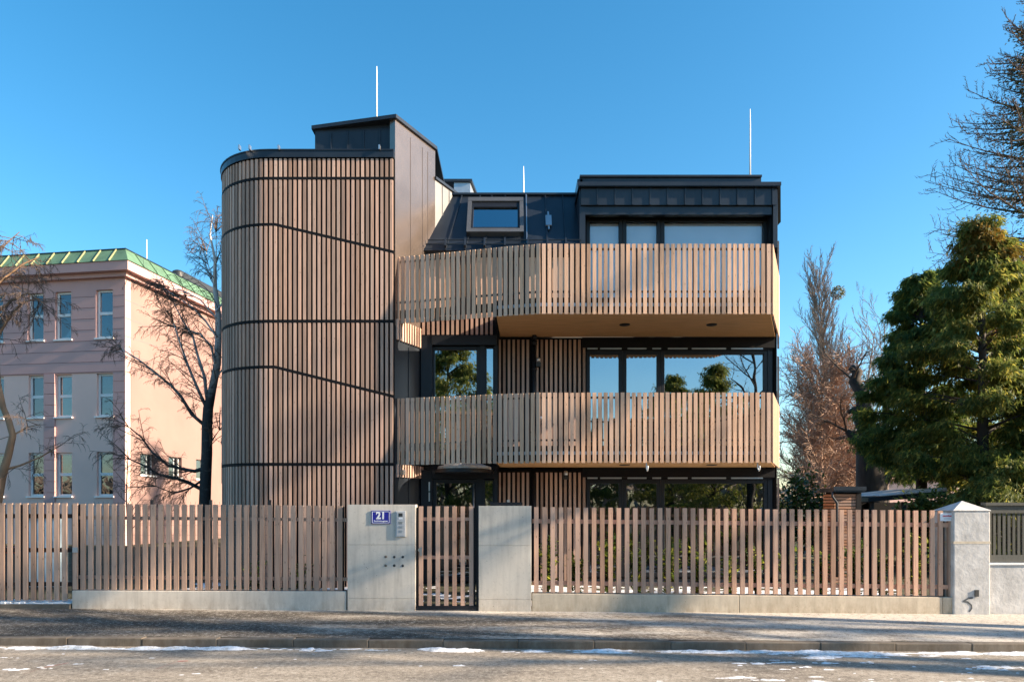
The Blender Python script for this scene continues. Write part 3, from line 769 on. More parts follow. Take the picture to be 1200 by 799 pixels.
mb = MB(); rail_bar(mb, 86, 407, lambda x: 690.5+.004*x, .02, FY+.03, .1); part('bottom_rail', mb, M['frame'], lf)
rf = thing('picket_fence', 'reddish larch slat fence running from plain concrete pillar to white rendered post', 'fence', (PX(870, FY), FY, 0))
part('slat_panel', fence_slats(628.5, 1108, 9.66, .074, lambda x: ft(x)-.5, lambda x: 693.5+.0085*(x-625), seed=5), M['fence'], rf)
for yo in (13.5, 86.0):
    mb = MB(); rail_bar(mb, 624, 1117, lambda x, yo=yo: ft(x)+yo+.001*(x-625), .07, FY+.055, .04); part('rail', mb, M['fence'], rf)
for x in (628, 724, 822, 922, 1020, 1104):
    mb = MB(); X = PX(x, FY+.12); mb.box(X-.03, X+.03, FY+.10, FY+.16, gz(X)+.2, PZ(ft(x)+4, FY+.12)); part('post', mb, M['frame'], rf)
mb = MB(); X = PX(1114, FY+.05); mb.box(X-.035, X+.04, FY+.02, FY+.10, gz(X)+.2, PZ(600, FY)); part('end_post', mb, M['fence_grey'], rf)
mb = MB(); rail_bar(mb, 624, 1117, lambda x: 695+.0085*(x-625), .02, FY+.04, .1); part('bottom_rail', mb, M['frame'], rf)

def base_wall(x0, x1, yt0, yt1, joints, label, m):
    mb = MB(); xs = [x0] + joints + [x1]
    for a, b in zip(xs, xs[1:]):
        ta, tb = (yt0 + (yt1-yt0)*(q-x0)/(x1-x0) for q in (a, b))
        A, B = PX(a, FY)+.004, PX(b, FY)-.004
        mb.add([(A,FY-.02,gz(A)-.3),(B,FY-.02,gz(B)-.3),(B,FY+.24,gz(B)-.3),(A,FY+.24,gz(A)-.3),(A,FY-.02,PZ(ta,FY)),(B,FY-.02,PZ(tb,FY)),(B,FY+.24,PZ(tb,FY)),(A,FY+.24,PZ(ta,FY))],
               [(0,3,2,1),(4,5,6,7),(0,1,5,4),(1,2,6,5),(2,3,7,6),(3,0,4,7)])
    return bevel(solo('plinth_wall', mb, m, label, 'wall', (PX((x0+x1)/2, FY), FY, gz(PX((x0+x1)/2, FY)))), .006, 2)
base_wall(85, 406.3, 691.5, 692.5, [], 'grey concrete plinth under the weathered slat fence', M['concrete'])
base_wall(623.3, 1116.5, 695, 699.5, [866, 1104], 'long warm grey concrete plinth with joints under the reddish slat fence', M['concrete_warm'])
def pillar(x0, x1, yt, label, cuts):
    X0, X1 = PX(x0, FY), PX(x1, FY); zt = PZ(yt, FY); g = gz((X0+X1)/2)
    mb = MB(); zs = [g-.3] + [PZ(c, FY) for c in cuts] + [zt]
    for i, (a, b) in enumerate(zip(zs, zs[1:])): mb.box(X0, X1, FY-.03, FY+.24, a + (.0015 if i else 0), b - (.0015 if i < len(zs)-2 else 0))
    return bevel(solo('concrete_pillar', mb, M['concrete'], label, 'pillar', ((X0+X1)/2, FY, g)), .004, 2)
pl = pillar(407.6, 487, 591, 'broad concrete gate pillar carrying the house number and intercom', [701, 638])
pr = pillar(561, 622.6, 592.5, 'narrower concrete gate pillar without fittings beside the reddish slat fence', [702, 639])
for (x, y) in ((452, 652), (462, 652.3), (472, 652.3), (452, 662.3), (462, 662.3), (472, 662.5)):
    X, Z = PX(x, FY-.03), PZ(y, FY-.03); mb = MB()
    pts = [(X, FY-.036, Z), (X, FY-.030, Z)]; mb.tube(pts, [.019, .023], 12)
    o = link('tie_hole', mb, M['binblack'] if x > 455 else M['kerb'], pl.location, True); o.parent = pl
# entrance gate
gt = thing('entrance_gate', 'narrow larch slat pedestrian gate between the two concrete pillars', 'gate', (PX(523, FY), FY, 0))
mb = MB()
for x in (493.4, 503.3, 513.1, 523.0, 532.7, 542.4, 552.3):
    mb.bar((PX(x, FY+.03), FY+.03), (1,0), .071, .035, PZ(709.5, FY), PZ(593, FY))
part('slat_panel', mb, M['fence'], gt)
mb = MB(); g0, g1 = PX(488.3, FY+.08), PX(557, FY+.08)
mb.box(g0, g0+.04, FY+.052, FY+.09, PZ(712,FY), PZ(594.5,FY)); mb.box(g1-.04, g1, FY+.052, FY+.09, PZ(712,FY), PZ(594.5,FY))
mb.box(g0-.01, g1+.02, FY-.0, FY+.12, PZ(713.5,FY), PZ(710,FY)); mb.box(PX(558,FY), PX(560.6,FY), FY+.02, FY+.16, gz(0), PZ(592,FY))
part('gate_frame', mb, M['frame'], gt)
for y in (606, 651): mb = MB(); mb.box(g0+.04, g1-.04, FY+.051, FY+.085, PZ(y+4,FY), PZ(y,FY)); part('rail', mb, M['fence'], gt)
mb = MB(); hx = PX(493.2, FY)
mb.box(hx-.018, hx+.018, FY+.001, FY+.012, PZ(651,FY), PZ(641,FY))
mb.tube([(hx, FY+.01, PZ(643.5,FY)), (hx, FY-.10, PZ(643.5,FY))], [.014, .018], 12); mb.tube([(hx, FY-.10, PZ(643.5,FY)), (hx, FY-.135, PZ(643.5,FY))], [.032, .032], 14); mb.tube([(hx, FY+.01, PZ(649.3,FY)), (hx, FY-.008, PZ(649.3,FY))], .012, 10)
part('handle', mb, M['steel'], gt)
# driveway gate
dg = thing('driveway_gate', 'tall slatted driveway gate hanging lower than the fence with snow beneath', 'gate', (PX(35, FY), FY, 0))
part('slat_panel', fence_slats(-33.5, 80, 9.12, .080, lambda x: 589.3, lambda x: 703, seed=9), M['fence_grey'], dg)
mb = MB()
for y in (602, 642, 682): mb.box(PX(-38,FY), PX(83.5,FY), FY+.052, FY+.10, PZ(y+5,FY), PZ(y,FY))
mb.box(PX(82,FY), PX(84.5,FY), FY+.052, FY+.10, PZ(702,FY), PZ(591,FY)); mb.box(PX(22.3,FY), PX(24.8,FY), FY+.051, FY+.11, PZ(702,FY), PZ(591,FY)); part('gate_frame', mb, M['frame'], dg)
mb = MB(); mb.box(PX(85.3,FY), PX(91.3,FY), FY-.012, FY+.010, PZ(647,FY), PZ(641,FY)); part('lock_box', mb, M['galv'], dg)
mb = MB(); mb.box(PX(-40,FY), PX(83.5,FY), FY-.05, FY+.35, gz(-8)-.02, gz(-8)+.06); sill_ = part('gate_sill', mb, M['kerb'], dg)
mb = MB(); r = random.Random(4)
for k in range(22):
    x = PX(-38+5.5*k, FY); mb.box(x, x+.085, FY-.02+r.uniform(0,.03), FY+.33, gz(-8)+.061, gz(-8)+.075+r.uniform(0,.03))
bevel(part('sill_snow', mb, M['snow'], sill_), .012, 2)

# number plate, intercom, small sign
def text_on(body, size, x, y, z, m, parent, name, sx=1.0, bold=0.0, shear=0.0):
    cu = bpy.data.curves.new(name, 'FONT'); cu.body = body; cu.size = size; cu.align_x = 'CENTER'; cu.align_y = 'CENTER'
    cu.extrude = .0012; cu.offset = bold; cu.shear = shear
    to = bpy.data.objects.new(name + '_outline', cu); COL.objects.link(to)
    me = bpy.data.meshes.new_from_object(to.evaluated_get(bpy.context.evaluated_depsgraph_get()))
    bpy.data.objects.remove(to); bpy.data.curves.remove(cu); me.name = name; me.materials.clear(); me.materials.append(m)
    o = bpy.data.objects.new(name, me); COL.objects.link(o)
    o.parent = parent; o.location = (x - parent.location.x, y - parent.location.y, z - parent.location.z)
    o.rotation_euler = (math.pi/2, 0, 0); o.scale = (sx, 1, 1); return o
sy = FY-.03
X0, X1, Z0, Z1 = PX(435.2, sy), PX(457.6, sy), PZ(613.6, sy), PZ(598, sy)
plate = thing('number_plate', 'blue enamel house number plate reading 21 on the concrete pillar', 'house number', ((X0+X1)/2, sy, (Z0+Z1)/2))
mb = MB(); mb.box(X0, X1, sy-.016, sy+.001, Z0, Z1); bevel(part('plate', mb, M['signblue'], plate), .004, 2)
mb = MB(); e = .014
for q in ((X0+e, X1-e, Z1-e-.008, Z1-e), (X0+e, X1-e, Z0+e, Z0+e+.008), (X0+e, X0+e+.008, Z0+e+.008, Z1-e-.008), (X1-e-.008, X1-e, Z0+e+.008, Z1-e-.008)):
    mb.box(q[0], q[1], sy-.0185, sy-.0162, q[2], q[3])
part('border_line', mb, M['signwhite'], plate)
xm, zm = (X0+X1)/2, (Z0+Z1)/2
text_on('21', .165, xm, sy-.0175, zm+.025, M['signwhite'], plate, 'number', 0.95, .007)
text_on('Buchleitengasse', .036, xm, sy-.0175, zm-.062, M['signwhite'], plate, 'street_name', 1.0, .0008)
for (qx, qz) in ((X0+.012, Z0+.012), (X1-.012, Z0+.012), (X0+.012, Z1-.012), (X1-.012, Z1-.012)):
    mb = MB(); mb.tube([(qx, sy-.020, qz), (qx, sy-.015, qz)], .007, 8); part('screw', mb, M['binblack'], plate)
X0, X1, Z0, Z1 = PX(464, sy), PX(475.6, sy), PZ(628.6, sy), PZ(598.6, sy)
ic = thing('intercom', 'slim steel intercom panel with camera and three bell buttons', 'intercom', ((X0+X1)/2, sy, (Z0+Z1)/2))
mb = MB(); mb.box(X0, X1, sy-.028, sy+.001, Z0, Z1); bevel(part('housing', mb, M['silver'], ic), .004, 2)
mb = MB(); mb.box(X0+.022, X1-.022, sy-.033, sy-.0285, Z0+.02, Z1-.015); part('face_plate', mb, M['silver'], ic)
xm = (X0+X1)/2
def ic_box(name, m, w_, za, zb, d=.036):
    mb = MB(); mb.box(xm-w_/2, xm+w_/2, sy-d, sy-.0332, za, zb); return part(name, mb, m, ic)
ic_box('camera_eye', M['binblack'], .066, Z1-.09, Z1-.035)
ic_box('name_card', M['signwhite'], .066, Z1-.135, Z1-.108)
for k in range(3): ic_box('bell_button', M['galv'] if k else M['steel'], .062, Z1-.215-.072*k, Z1-.175-.072*k)
X0, X1, Z0, Z1 = PX(1102, FY), PX(1117.6, FY), PZ(610.2, FY), PZ(601, FY)
ws = thing('small_sign', 'small white sign with red lettering screwed to the end of the fence', 'sign', ((X0+X1)/2, FY, (Z0+Z1)/2))
mb = MB(); mb.box(X0, X1, FY-.006, FY+.010, Z0, Z1); part('board', mb, M['signwhite'], ws)
text_on('zaunbau', .052, (X0+X1)/2, FY-.0075, Z0+(Z1-Z0)*.66, M['signred'], ws, 'lettering', 0.95, .001, .2)
mb = MB(); mb.box(X0+.05, X1-.04, FY-.008, FY-.0062, Z0+.03, Z0+.036); mb.box(X0+.05, X1-.06, FY-.008, FY-.0062, Z0+.045, Z0+.05); part('small_print', mb, M['galv'], ws)

# white end pillar with low wall and grille
def rough_box(x0, x1, y0, y1, z0, z1, n=0.10):
    bm = bmesh.new(); mb = MB()
    return None
ew = thing('garden_wall', 'white roughcast garden wall with pyramid capped post and faded graffiti', 'wall', (PX(1139, 12.1), 12.1, gz(7.7)))
wy = 12.08; A0, A1 = PX(1117.5, wy), PX(1160.5, wy); g = gz(7.7)
mb = MB(); mb.box(A0, A1, wy, wy+.55, g-.3, PZ(599, wy)); bevel(part('post', mb, M['render'], ew), .018, 3)
mb = MB(); zc = PZ(599, wy); zt = PZ(588.5, wy)
mb.add([(A0-.01, wy-.01, zc+.002), (A1+.01, wy-.01, zc+.002), (A1+.01, wy+.56, zc+.002), (A0-.01, wy+.56, zc+.002), (A0-.01, wy-.01, zc+.02), (A1+.01, wy-.01, zc+.02), (A1+.01, wy+.56, zc+.02), (A0-.01, wy+.56, zc+.02), ((A0+A1)/2, wy+.27, zt+.03)],
       [(0,3,2,1), (0,1,5,4), (1,2,6,5), (2,3,7,6), (3,0,4,7), (4,5,8), (5,6,8), (6,7,8), (7,4,8)])
bevel(part('cap', mb, M['render'], ew), .01, 2)
mb = MB(); mb.box(A1, 16, wy+.05, wy+.40, g-.4, PZ(662, wy)); bevel(part('low_wall', mb, M['render'], ew), .012, 2)
mb = MB(); mb.box(A1+.002, 16, wy+.03, wy+.42, PZ(662,wy)+.002, PZ(660.5,wy)+.01); part('coping', mb, M['white'], ew)
mb = MB(); mb.box(A0-.002, A1+.002, wy-.003, wy+.3, PZ(637,wy), PZ(634,wy)); part('band', mb, M['concrete_warm'], ew)
mb = MB(); mb.box(PX(1142,wy), PX(1146.4,wy), wy-.02, wy+.01, PZ(698.5,wy), PZ(690.8,wy)); part('junction_box', mb, M['binblack'], ew)
mb = MB(); pts = [(1140,700),(1135,700.5),(1129,704),(1134,705),(1138,708.5),(1138.5,712),(1136,716)]
q = [(PX(x, wy), PZ(y, wy)) for x, y in pts]
for (a, b) in zip(q, q[1:]):
    d = Vector((b[0]-a[0], b[1]-a[1])); L = d.length; d.normalize(); n2 = Vector((-d.y, d.x))*.013; yy = wy-.004
    mb.quad((a[0]-n2.x, yy, a[1]-n2.y), (b[0]+d.x*.008-n2.x, yy, b[1]+d.y*.008-n2.y), (b[0]+d.x*.008+n2.x, yy, b[1]+d.y*.008+n2.y), (a[0]+n2.x, yy, a[1]+n2.y)); wy -= .0001
part('graffiti', mb, M['graffiti'], ew)
wy = 12.08
gr = thing('slat_screen', 'dark grey painted slat screen standing on the white garden wall', 'fence panel', (9.5, wy+.2, PZ(660, wy)))
mb = MB(); yy = wy+.12; b0 = A1+.012; zb, zt = PZ(659, wy), PZ(592, wy)
for k in range(3):
    xa = b0 + 2.2*k; xb = xa + 2.16
    mb.box(xa, xa+.09, yy, yy+.07, zb, zt); mb.box(xb-.09, xb, yy, yy+.07, zb, zt)
    mb.box(xa+.09, xb-.09, yy+.002, yy+.068, zb, zb+.12); mb.box(xa+.09, xb-.09, yy+.002, yy+.068, zt-.13, zt)
mb.box(b0-.03, b0+6.6, yy-.03, yy+.10, zt, zt+.05)
part('frame', mb, M['panelgrey'], gr)
mb = MB(); x = b0+.13
while x < b0+6.5:
    mb.box(x, x+.045, yy+.02, yy+.045, zb+.12, zt-.13); x += .082
part('slat_infill', mb, M['panelgrey'], gr)

# ------------------------------------------------------------------ pink building on the left
PC = Vector((-16.0, 30.0)); PU = Vector((math.sin(math.radians(9)), math.cos(math.radians(9)))); PV = Vector((-PU.y, PU.x))
pk = thing('pink_building', 'pink rendered office building with green copper roof edge and white windows', 'building', (-16.0, 30.0, 0))
def pp(t, s, z): q = PC + PV*t + PU*s; return (q.x, q.y, z)      # t along the front, s along the side
def pbox(mb, t0, t1, s0, s1, z0, z1, lo=None):
    # a box aligned with the building
    q = [pp(t1, s0, z0), pp(t0, s0, z0), pp(t0, s1, z0), pp(t1, s1, z0), pp(t1, s0, z1), pp(t0, s0, z1), pp(t0, s1, z1), pp(t1, s1, z1)]
    mb.add(q, [(0,3,2,1),(4,5,6,7),(0,1,5,4),(1,2,6,5),(2,3,7,6),(3,0,4,7)])
PB = 24.0
wins = [(.57, 1.34), (2.50, 3.25), (3.81, 4.56), (5.75, 6.5), (7.06, 7.81), (9.0, 9.75), (10.3, 11.05)]
rows = [(8.72, 10.72, 'u'), (5.47, 7.25, 'm'), (2.15, 3.98, 'l')]
def wall_with_holes(t0, t1, z0, z1, holes, dpt, front, axis='f'):
    """wall strip cut round rectangular holes, as boxes"""
    mb = MB()
    ts = sorted({t0, t1, *[h for H in holes for h in H[:2]]}); zs = sorted({z0, z1, *[h for H in holes for h in H[2:]]})
    for zi in range(len(zs)-1):
        run = None
        for ti in range(len(ts)-1):
            tc, zc = (ts[ti]+ts[ti+1])/2, (zs[zi]+zs[zi+1])/2
            hole = any(h[0] < tc < h[1] and h[2] < zc < h[3] for h in holes)
            if not hole:
                if run is None: run = ts[ti]
            if (hole or ti == len(ts)-2) and run is not None:
                e = ts[ti] if hole else ts[ti+1]
                if axis == 'f': pbox(mb, run, e, front, front+dpt, zs[zi], zs[zi+1])
                else: pbox(mb, front, front+dpt, run, e, zs[zi], zs[zi+1])
                run = None
    return mb
wt = [w_ for w_ in wins]
up = [(a, b, 8.72, 10.72) for a, b in wt]; mid_ = [(a, b, 5.47, 7.25) for a, b in wt]; low = [(a, b, 2.15, 3.98) for a, b in wt]
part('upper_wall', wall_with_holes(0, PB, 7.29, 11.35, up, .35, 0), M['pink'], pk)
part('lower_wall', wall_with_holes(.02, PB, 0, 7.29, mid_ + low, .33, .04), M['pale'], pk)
mb = MB()
for z in (7.30, 7.72, 8.18, 8.60):
    pbox(mb, .03, PB, -.004, 0, z, z+.028)
for z in (9.06, 9.52, 9.98, 10.44):
    xs = [.03] + [e for w_ in wt for e in (w_[0]-.03, w_[1]+.03)] + [PB]
    for a, b in zip(xs[::2], xs[1::2]): pbox(mb, a, b, -.004, 0, z, z+.028)
part('render_joint', mb, M['pinkdark'], pk)
for (a, b) in ((0, .56), (3.27, 3.79), (8.0, 8.6)):
    mb = MB(); z = 0.0
    while z < 7.28:
        pbox(mb, a, b, -.02 if a else 0, .04, z+.012, min(z+.455, 7.285)); z += .46
    part('pilaster', mb, M['pink'], pk)
for zi, (z0, z1, tag_) in enumerate(rows):
    for (a, b) in wt:
        mb = MB(); fr = .085; s0 = .12 if tag_ == 'u' else .16
        pbox(mb, a, a+fr, s0, s0+.08, z0, z1); pbox(mb, b-fr, b, s0, s0+.08, z0, z1); pbox(mb, a+fr, b-fr, s0+.002, s0+.08, z0, z0+fr); pbox(mb, a+fr, b-fr, s0+.002, s0+.08, z1-fr, z1)
        zm = z0 + (z1-z0)*(.5 if tag_ != 'u' else .52); pbox(mb, a+fr, b-fr, s0+.002, s0+.08, zm-.06, zm+.06)
        wn = part('window', mb, M['whiteframe'], pk)
        mb = MB(); pbox(mb, a+fr-.01, b-fr+.01, s0+.04, s0+.05, z0+fr-.01, z1-fr+.01); part('pane', mb, M['glass_office'], wn)
        mb = MB(); pbox(mb, a-.06, b+.06, -.05, s0, z0-.06, z0-.001); part('sill', mb, M['whiteframe'], wn)
rc = random.Random(6)
for (z0, z1, tag_) in rows:
    for (a, b) in wt:
        if rc.random() < .55:
            mb = MB(); h_ = rc.choice((.3, .5, .75)); pbox(mb, a+.06, b-.06, .30, .305, z1-(z1-z0)*h_, z1-.05); part('window_blind', mb, M['blind'], pk)
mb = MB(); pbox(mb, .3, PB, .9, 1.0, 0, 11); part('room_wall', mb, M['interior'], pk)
# side wall (faces the sun) with three small windows and a louvre
sw = [(.95, 1.92, 3.07, 3.98), (2.88, 3.86, 3.05, 3.98), (5.0, 6.1, 3.03, 3.98)]
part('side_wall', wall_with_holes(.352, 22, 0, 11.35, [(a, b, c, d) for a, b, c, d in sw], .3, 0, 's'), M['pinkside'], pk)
mb = MB()
for z in (7.29, 8.0, 8.75, 9.5, 10.25):
    pbox(mb, -.004, 0, .03, 22, z, z+.03)
part('render_joint', mb, M['pinkdark'], pk)
for (a, b, z0, z1) in sw:
    mb = MB(); fr = .045; o = .16
    pbox(mb, o, o+.07, a, a+fr, z0, z1); pbox(mb, o, o+.07, b-fr, b, z0, z1); pbox(mb, o, o+.068, a+fr, b-fr, z0, z0+fr); pbox(mb, o, o+.068, a+fr, b-fr, z1-fr, z1); pbox(mb, o, o+.068, (a+b)/2+.1, (a+b)/2+.14, z0+fr, z1-fr)
    wn = part('window', mb, M['whiteframe'], pk)
    mb = MB(); pbox(mb, o+.03, o+.04, a+fr-.01, b-fr+.01, z0+fr-.01, z1-fr+.01); part('pane', mb, M['glass_dark'], wn)
    mb = MB(); pbox(mb, -.05, o, a-.05, b+.05, z0-.06, z0-.001); part('sill', mb, M['whiteframe'], wn)
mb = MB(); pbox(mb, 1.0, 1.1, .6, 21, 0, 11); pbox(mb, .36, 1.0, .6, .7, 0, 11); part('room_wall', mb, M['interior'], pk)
mb = MB(); pbox(mb, -.03, .0, 7.2, 8.3, 2.9, 3.95)
for k in range(9): pbox(mb, -.05, -.03, 7.25, 8.25, 2.96+.105*k, 3.0+.105*k)
part('louvre', mb, M['lightsheet'], pk)
mb = MB(); pbox(mb, -.45, PB, -.45, .2, 11.35, 11.72); pbox(mb, -.45, .2, .2, 22, 11.35, 11.72)
pbox(mb, -.2, PB, -.2, .1, 11.18, 11.35); pbox(mb, -.2, .1, .1, 22, 11.18, 11.35)
part('cornice', mb, M['pink'], pk)
mb = MB()
def slope(o0, z0, o1, z1): 
    a = [pp(PB, -o0, z0), pp(-o0, -o0, z0), pp(-o0, 22, z0)]; b = [pp(PB, -o1, z1), pp(-o1, -o1, z1), pp(-o1, 22, z1)]
    mb.add([*a, *b, pp(PB, 22, z1)], [(0,1,4,3), (1,2,5,4), (3,4,5,6)])
slope(.50, 11.724, .05, 12.33)
crf = part('copper_roof', mb, M['copper'], pk)
mb = MB()
pbox(mb, -.08, PB, -.08, .05, 12.33, 12.37); pbox(mb, -.08, .05, .05, 22, 12.33, 12.37); part('roof_ridge', mb, M['metal'], crf)
mb = MB()
for k in range(30):
    t = .35 + .72*k
    a, b = Vector(pp(t, -.51, 11.74)), Vector(pp(t, -.07, 12.33)); mb.tube([a, b], .028, 4)
part('seam', mb, M['copperseam'], crf)
mb = MB()
for k in range(24):
    t = .5 + .9*k
    mb.tube([pp(-.51, t, 11.74), pp(-.07, t, 12.33)], .028, 4)
part('seam', mb, M['copper'], crf)
mb = MB()
for k in range(12): mb.box(0, 0, 0, 0, 0, 0) if False else None
q = pp(1.9, 4.0, 12.3); mb.tube([q, (q[0], q[1], 14.3)], [.03, .02], 8); part('lightning_rod', mb, M['white'], pk)
mb = MB(); q = [pp(-.02, s_, 12.37) for s_ in (2.0, 7.5)]
pbox(mb, .3, .9, 4.2, 9.2, 12.35, 12.95); bevel(part('roof_duct', mb, M['binblack'], pk), .25, 4)
mb = MB(); pbox(mb, .3, 1.0, 9.6, 12.8, 12.35, 13.0); part('roof_unit', mb, M['white'], pk)
mb = MB(); pbox(mb, .3, .9, 14.5, 15.6, 12.35, 13.3); pbox(mb, .3, .9, 16, 18.5, 12.35, 13.2); part('vent_box', mb, M['galv'], pk)

# ------------------------------------------------------------------ garden things
wf = thing('wire_fence', 'dark wire mesh fence with thin posts behind the weathered slat fence', 'fence', (-7, 15.0, 0))
for x in (178, 247, 316):
    X = PX(x, 15); mb = MB(); mb.tube([(X, 15, 0), (X, 15, PZ(585.5, 15))], .035, 8); part('post', mb, M['frame'], wf)
mb = MB(); xa, xb = PX(110, 15), PX(330, 15)
z = .15
while z < 1.85: mb.tube([(xa, 15, z), (xb, 15, z)], .0025, 3, False); z += .2
x = xa
while x < xb: mb.tube([(x, 15, .1), (x, 15, 1.84)], .0025, 3, False); x += .1
part('mesh', mb, M['frame'], wf)
cab = thing('garden_cabinet', 'pale blue sheet metal storage cabinet behind the driveway gate', 'cabinet', (PX(58, 14.6), 14.6, 0))
cx0, cx1 = PX(30, 14.6), PX(69, 14.6)
mb = MB(); mb.box(cx0, cx1, 14.62, 14.9, .12, PZ(607, 14.6)); part('body', mb, M['bluesheet'], cab)
mb = MB(); mb.box(cx0-.03, cx1+.03, 14.56, 14.96, PZ(607,14.6)+.002, PZ(604.5,14.6)); part('top', mb, M['white'], cab)
for (a, b) in ((cx0+.02, (cx0+cx1)/2-.005), ((cx0+cx1)/2+.005, cx1-.02)):
    mb = MB()
    for (za, zb) in ((.16, .72), (.73, 1.42)): mb.box(a, b, 14.595, 14.618, za, zb)
    d_ = part('door', mb, M['bluesheet'], cab); mb = MB(); mb.box(b-.08, b-.05, 14.57, 14.594, .9, 1.05); part('handle', mb, M['steel'], d_)
mb = MB(); mb.box(cx0+.02, cx1-.02, 14.66, 14.86, 0, .118); part('base', mb, M['binblack'], cab)
def wheelie(xc, lidm, label, h=1.05, y=14.9):
    b_ = thing('waste_bin', label, 'waste bin', (xc, y, 0), 'wheeled bins behind the gate')
    mb = MB(); mb.prism([(xc-.24, y-.26), (xc+.24, y-.26), (xc+.24, y+.26), (xc-.24, y+.26)], .1, h); part('body', mb, M['binblack'], b_)
    mb = MB(); mb.box(xc-.27, xc+.27, y-.30, y+.30, h+.002, h+.06); mb.box(xc-.22, xc+.22, y-.24, y+.24, h+.06, h+.10); bevel(part('lid', mb, lidm, b_), .02, 2)
    for sx in (-1, 1):
        mb = MB(); mb.tube([(xc+sx*.2, y+.22, .1), (xc+sx*.26, y+.22, .1)], .1, 12); part('wheel', mb, M['frame'], b_)
    return b_
wheelie(PX(14, 14.9), M['red'], 'black waste bin with red lid behind the driveway gate', .80)
wheelie(PX(-12, 14.9), M['yellow'], 'black waste bin with yellow lid behind the driveway gate', .80)
X = PX(594, 14.0)
pb = thing('parcel_box', 'dark flat topped parcel box behind the plain concrete pillar', 'parcel box', (X, 14.0, 0))
mb = MB(); mb.box(X-.27, X+.25, 14.0, 14.4, 0, PZ(592, 14)); part('body', mb, M['binblack'], pb)
mb = MB(); mb.box(X-.32, X+.30, 13.94, 14.46, PZ(592,14)+.002, PZ(588.3,14)); part('lid', mb, M['frame'], pb)
mb = MB(); mb.box(X+.0, X+.05, 14.0, 14.08, PZ(588,14), PZ(585.5,14)); part('lid_knob', mb, M['steel'], pb)
# bin house
sx0, sx1, sy0 = PX(979, 17), PX(1003, 17), 17.0
sh = thing('garden_shed', 'small garden shed of reddish horizontal boards under a dark metal roof', 'shed', ((sx0+sx1)/2, 17.5, 0))
zt = PZ(576.5, 17); mb = MB(); z = gz(7.7)
while z < zt - .05:
    mb.box(sx0, sx1, 17.0, 17.03, z, z+.055); mb.box(sx0-.028, sx0-.002, 17.0, 17.6, z, z+.055); z += .072
part('board_wall', mb, M['shedwood'], sh)
mb = MB(); mb.box(sx0+.03, sx1+.1, 17.04, 17.6, 0, zt); mb.box(sx1+.002, sx1+.12, 16.98, 17.04, 0, zt); part('core', mb, M['black'], sh)
mb = MB(); mb.box(sx0-.08, sx1+.16, 16.9, 17.68, zt+.002, PZ(571.5, 17)); mb.box(sx0-.10, sx1+.18, 16.86, 16.9, zt+.04, PZ(571,17)+.02); part('roof', mb, M['metal'], sh)
mb = MB(); xx = PX(982, 16.9); mb.tube([(xx-.12, 16.93, zt+.02), (xx-.12, 16.93, zt-.1), (xx, 16.95, zt-.25), (xx, 16.95, .1)], .03, 8); part('downpipe', mb, M['metal'], sh, True)
# carport
cp = thing('carport', 'low dark carport with snow lying on its sloping roof', 'carport', (PX(1050, 22), 22, 0))
xa, xb = PX(1010, 22), PX(1100, 22); za, zb = PZ(583, 22), PZ(575.5, 22)
mb = MB(); mb.add([(xa,21.6,za-.12),(xb,21.6,zb-.16),(xb,26,zb-.16),(xa,26,za-.12),(xa,21.6,za),(xb,21.6,zb),(xb,26,zb),(xa,26,za)], [(0,3,2,1),(4,5,6,7),(0,1,5,4),(1,2,6,5),(2,3,7,6),(3,0,4,7)]); part('roof', mb, M['frame'], cp)
mb = MB(); mb.add([(xa+.3,21.58,za+.03),(xb,21.56,zb+.004),(xb,25,zb+.004),(xa+.3,25,za+.03),(xa+.3,21.58,za+.08),(xb,21.56,zb+.11),(xb,25,zb+.11),(xa+.3,25,za+.08)], [(0,3,2,1),(4,5,6,7),(0,1,5,4),(1,2,6,5),(2,3,7,6),(3,0,4,7)]); bevel(part('roof_snow', mb, M['snow'], cp), .03, 2)
for x in (xa+.2, xb-.2, (xa+xb)/2):
    for y in (21.8, 25.8): mb = MB(); mb.box(x-.05, x+.05, y-.05, y+.05, 0, za-.12); part('post', mb, M['bark'], cp)
mb = MB(); mb.box(xa, xb+3.2, 25.85, 25.95, 0, za-.13); part('rear_wall', mb, M['black'], cp)

# ------------------------------------------------------------------ plants
def rot_about(d, ang, az):
    d = d.normalized(); a = d.orthogonal().normalized(); a = Quaternion(d, az) @ a
    return (Quaternion(a, ang) @ d).normalized()
def grow(mb, p, d, L, r, lvl, c, rng, mb2=None):
    n = c['seg'][lvl]; pts = [p.copy()]; rads = [r]; d = d.normalized(); dirs = [d]
    for i in range(n):
        w_ = c['wob'][lvl]
        d = (d + Vector((rng.uniform(-w_, w_), rng.uniform(-w_, w_), rng.uniform(-w_, w_))) + Vector((0,0,c['up'][lvl]))).normalized()
        p = p + d*(L/n); pts.append(p.copy()); dirs.append(d); rads.append(r*(1-(1-c['tap'])*(i+1)/n))
    tgt = mb if (mb2 is None or lvl < c.get('split', 2)) else mb2
    tgt.tube(pts, rads, (8, 6, 4, 3, 3)[lvl], False)
    if lvl + 1 < len(c['seg']):
        k = c['n'][lvl]
        for j in range(k):
            t = c['st'][lvl] + (1-c['st'][lvl])*((j + rng.uniform(.1,.9))/k)
            f = t*n; i = min(int(f), n-1); q = pts[i].lerp(pts[i+1], f-i)
            cd = rot_about(dirs[i+1], math.radians(c['ang'][lvl]*rng.uniform(.7,1.25)), rng.uniform(0, 2*math.pi))
            if 'bias' in c: cd = (cd + Vector(c['bias'])*(.5 if lvl == 0 else .1)).normalized()
            cl = L*c['ratio'][lvl]*rng.uniform(.6,1.1)*(c.get('shape', lambda l, t: 1-.45*t)(lvl, t))
            grow(mb, q, cd, cl, max(c['rmin'], rads[i]*c['rr'][lvl]), lvl+1, c, rng, mb2)
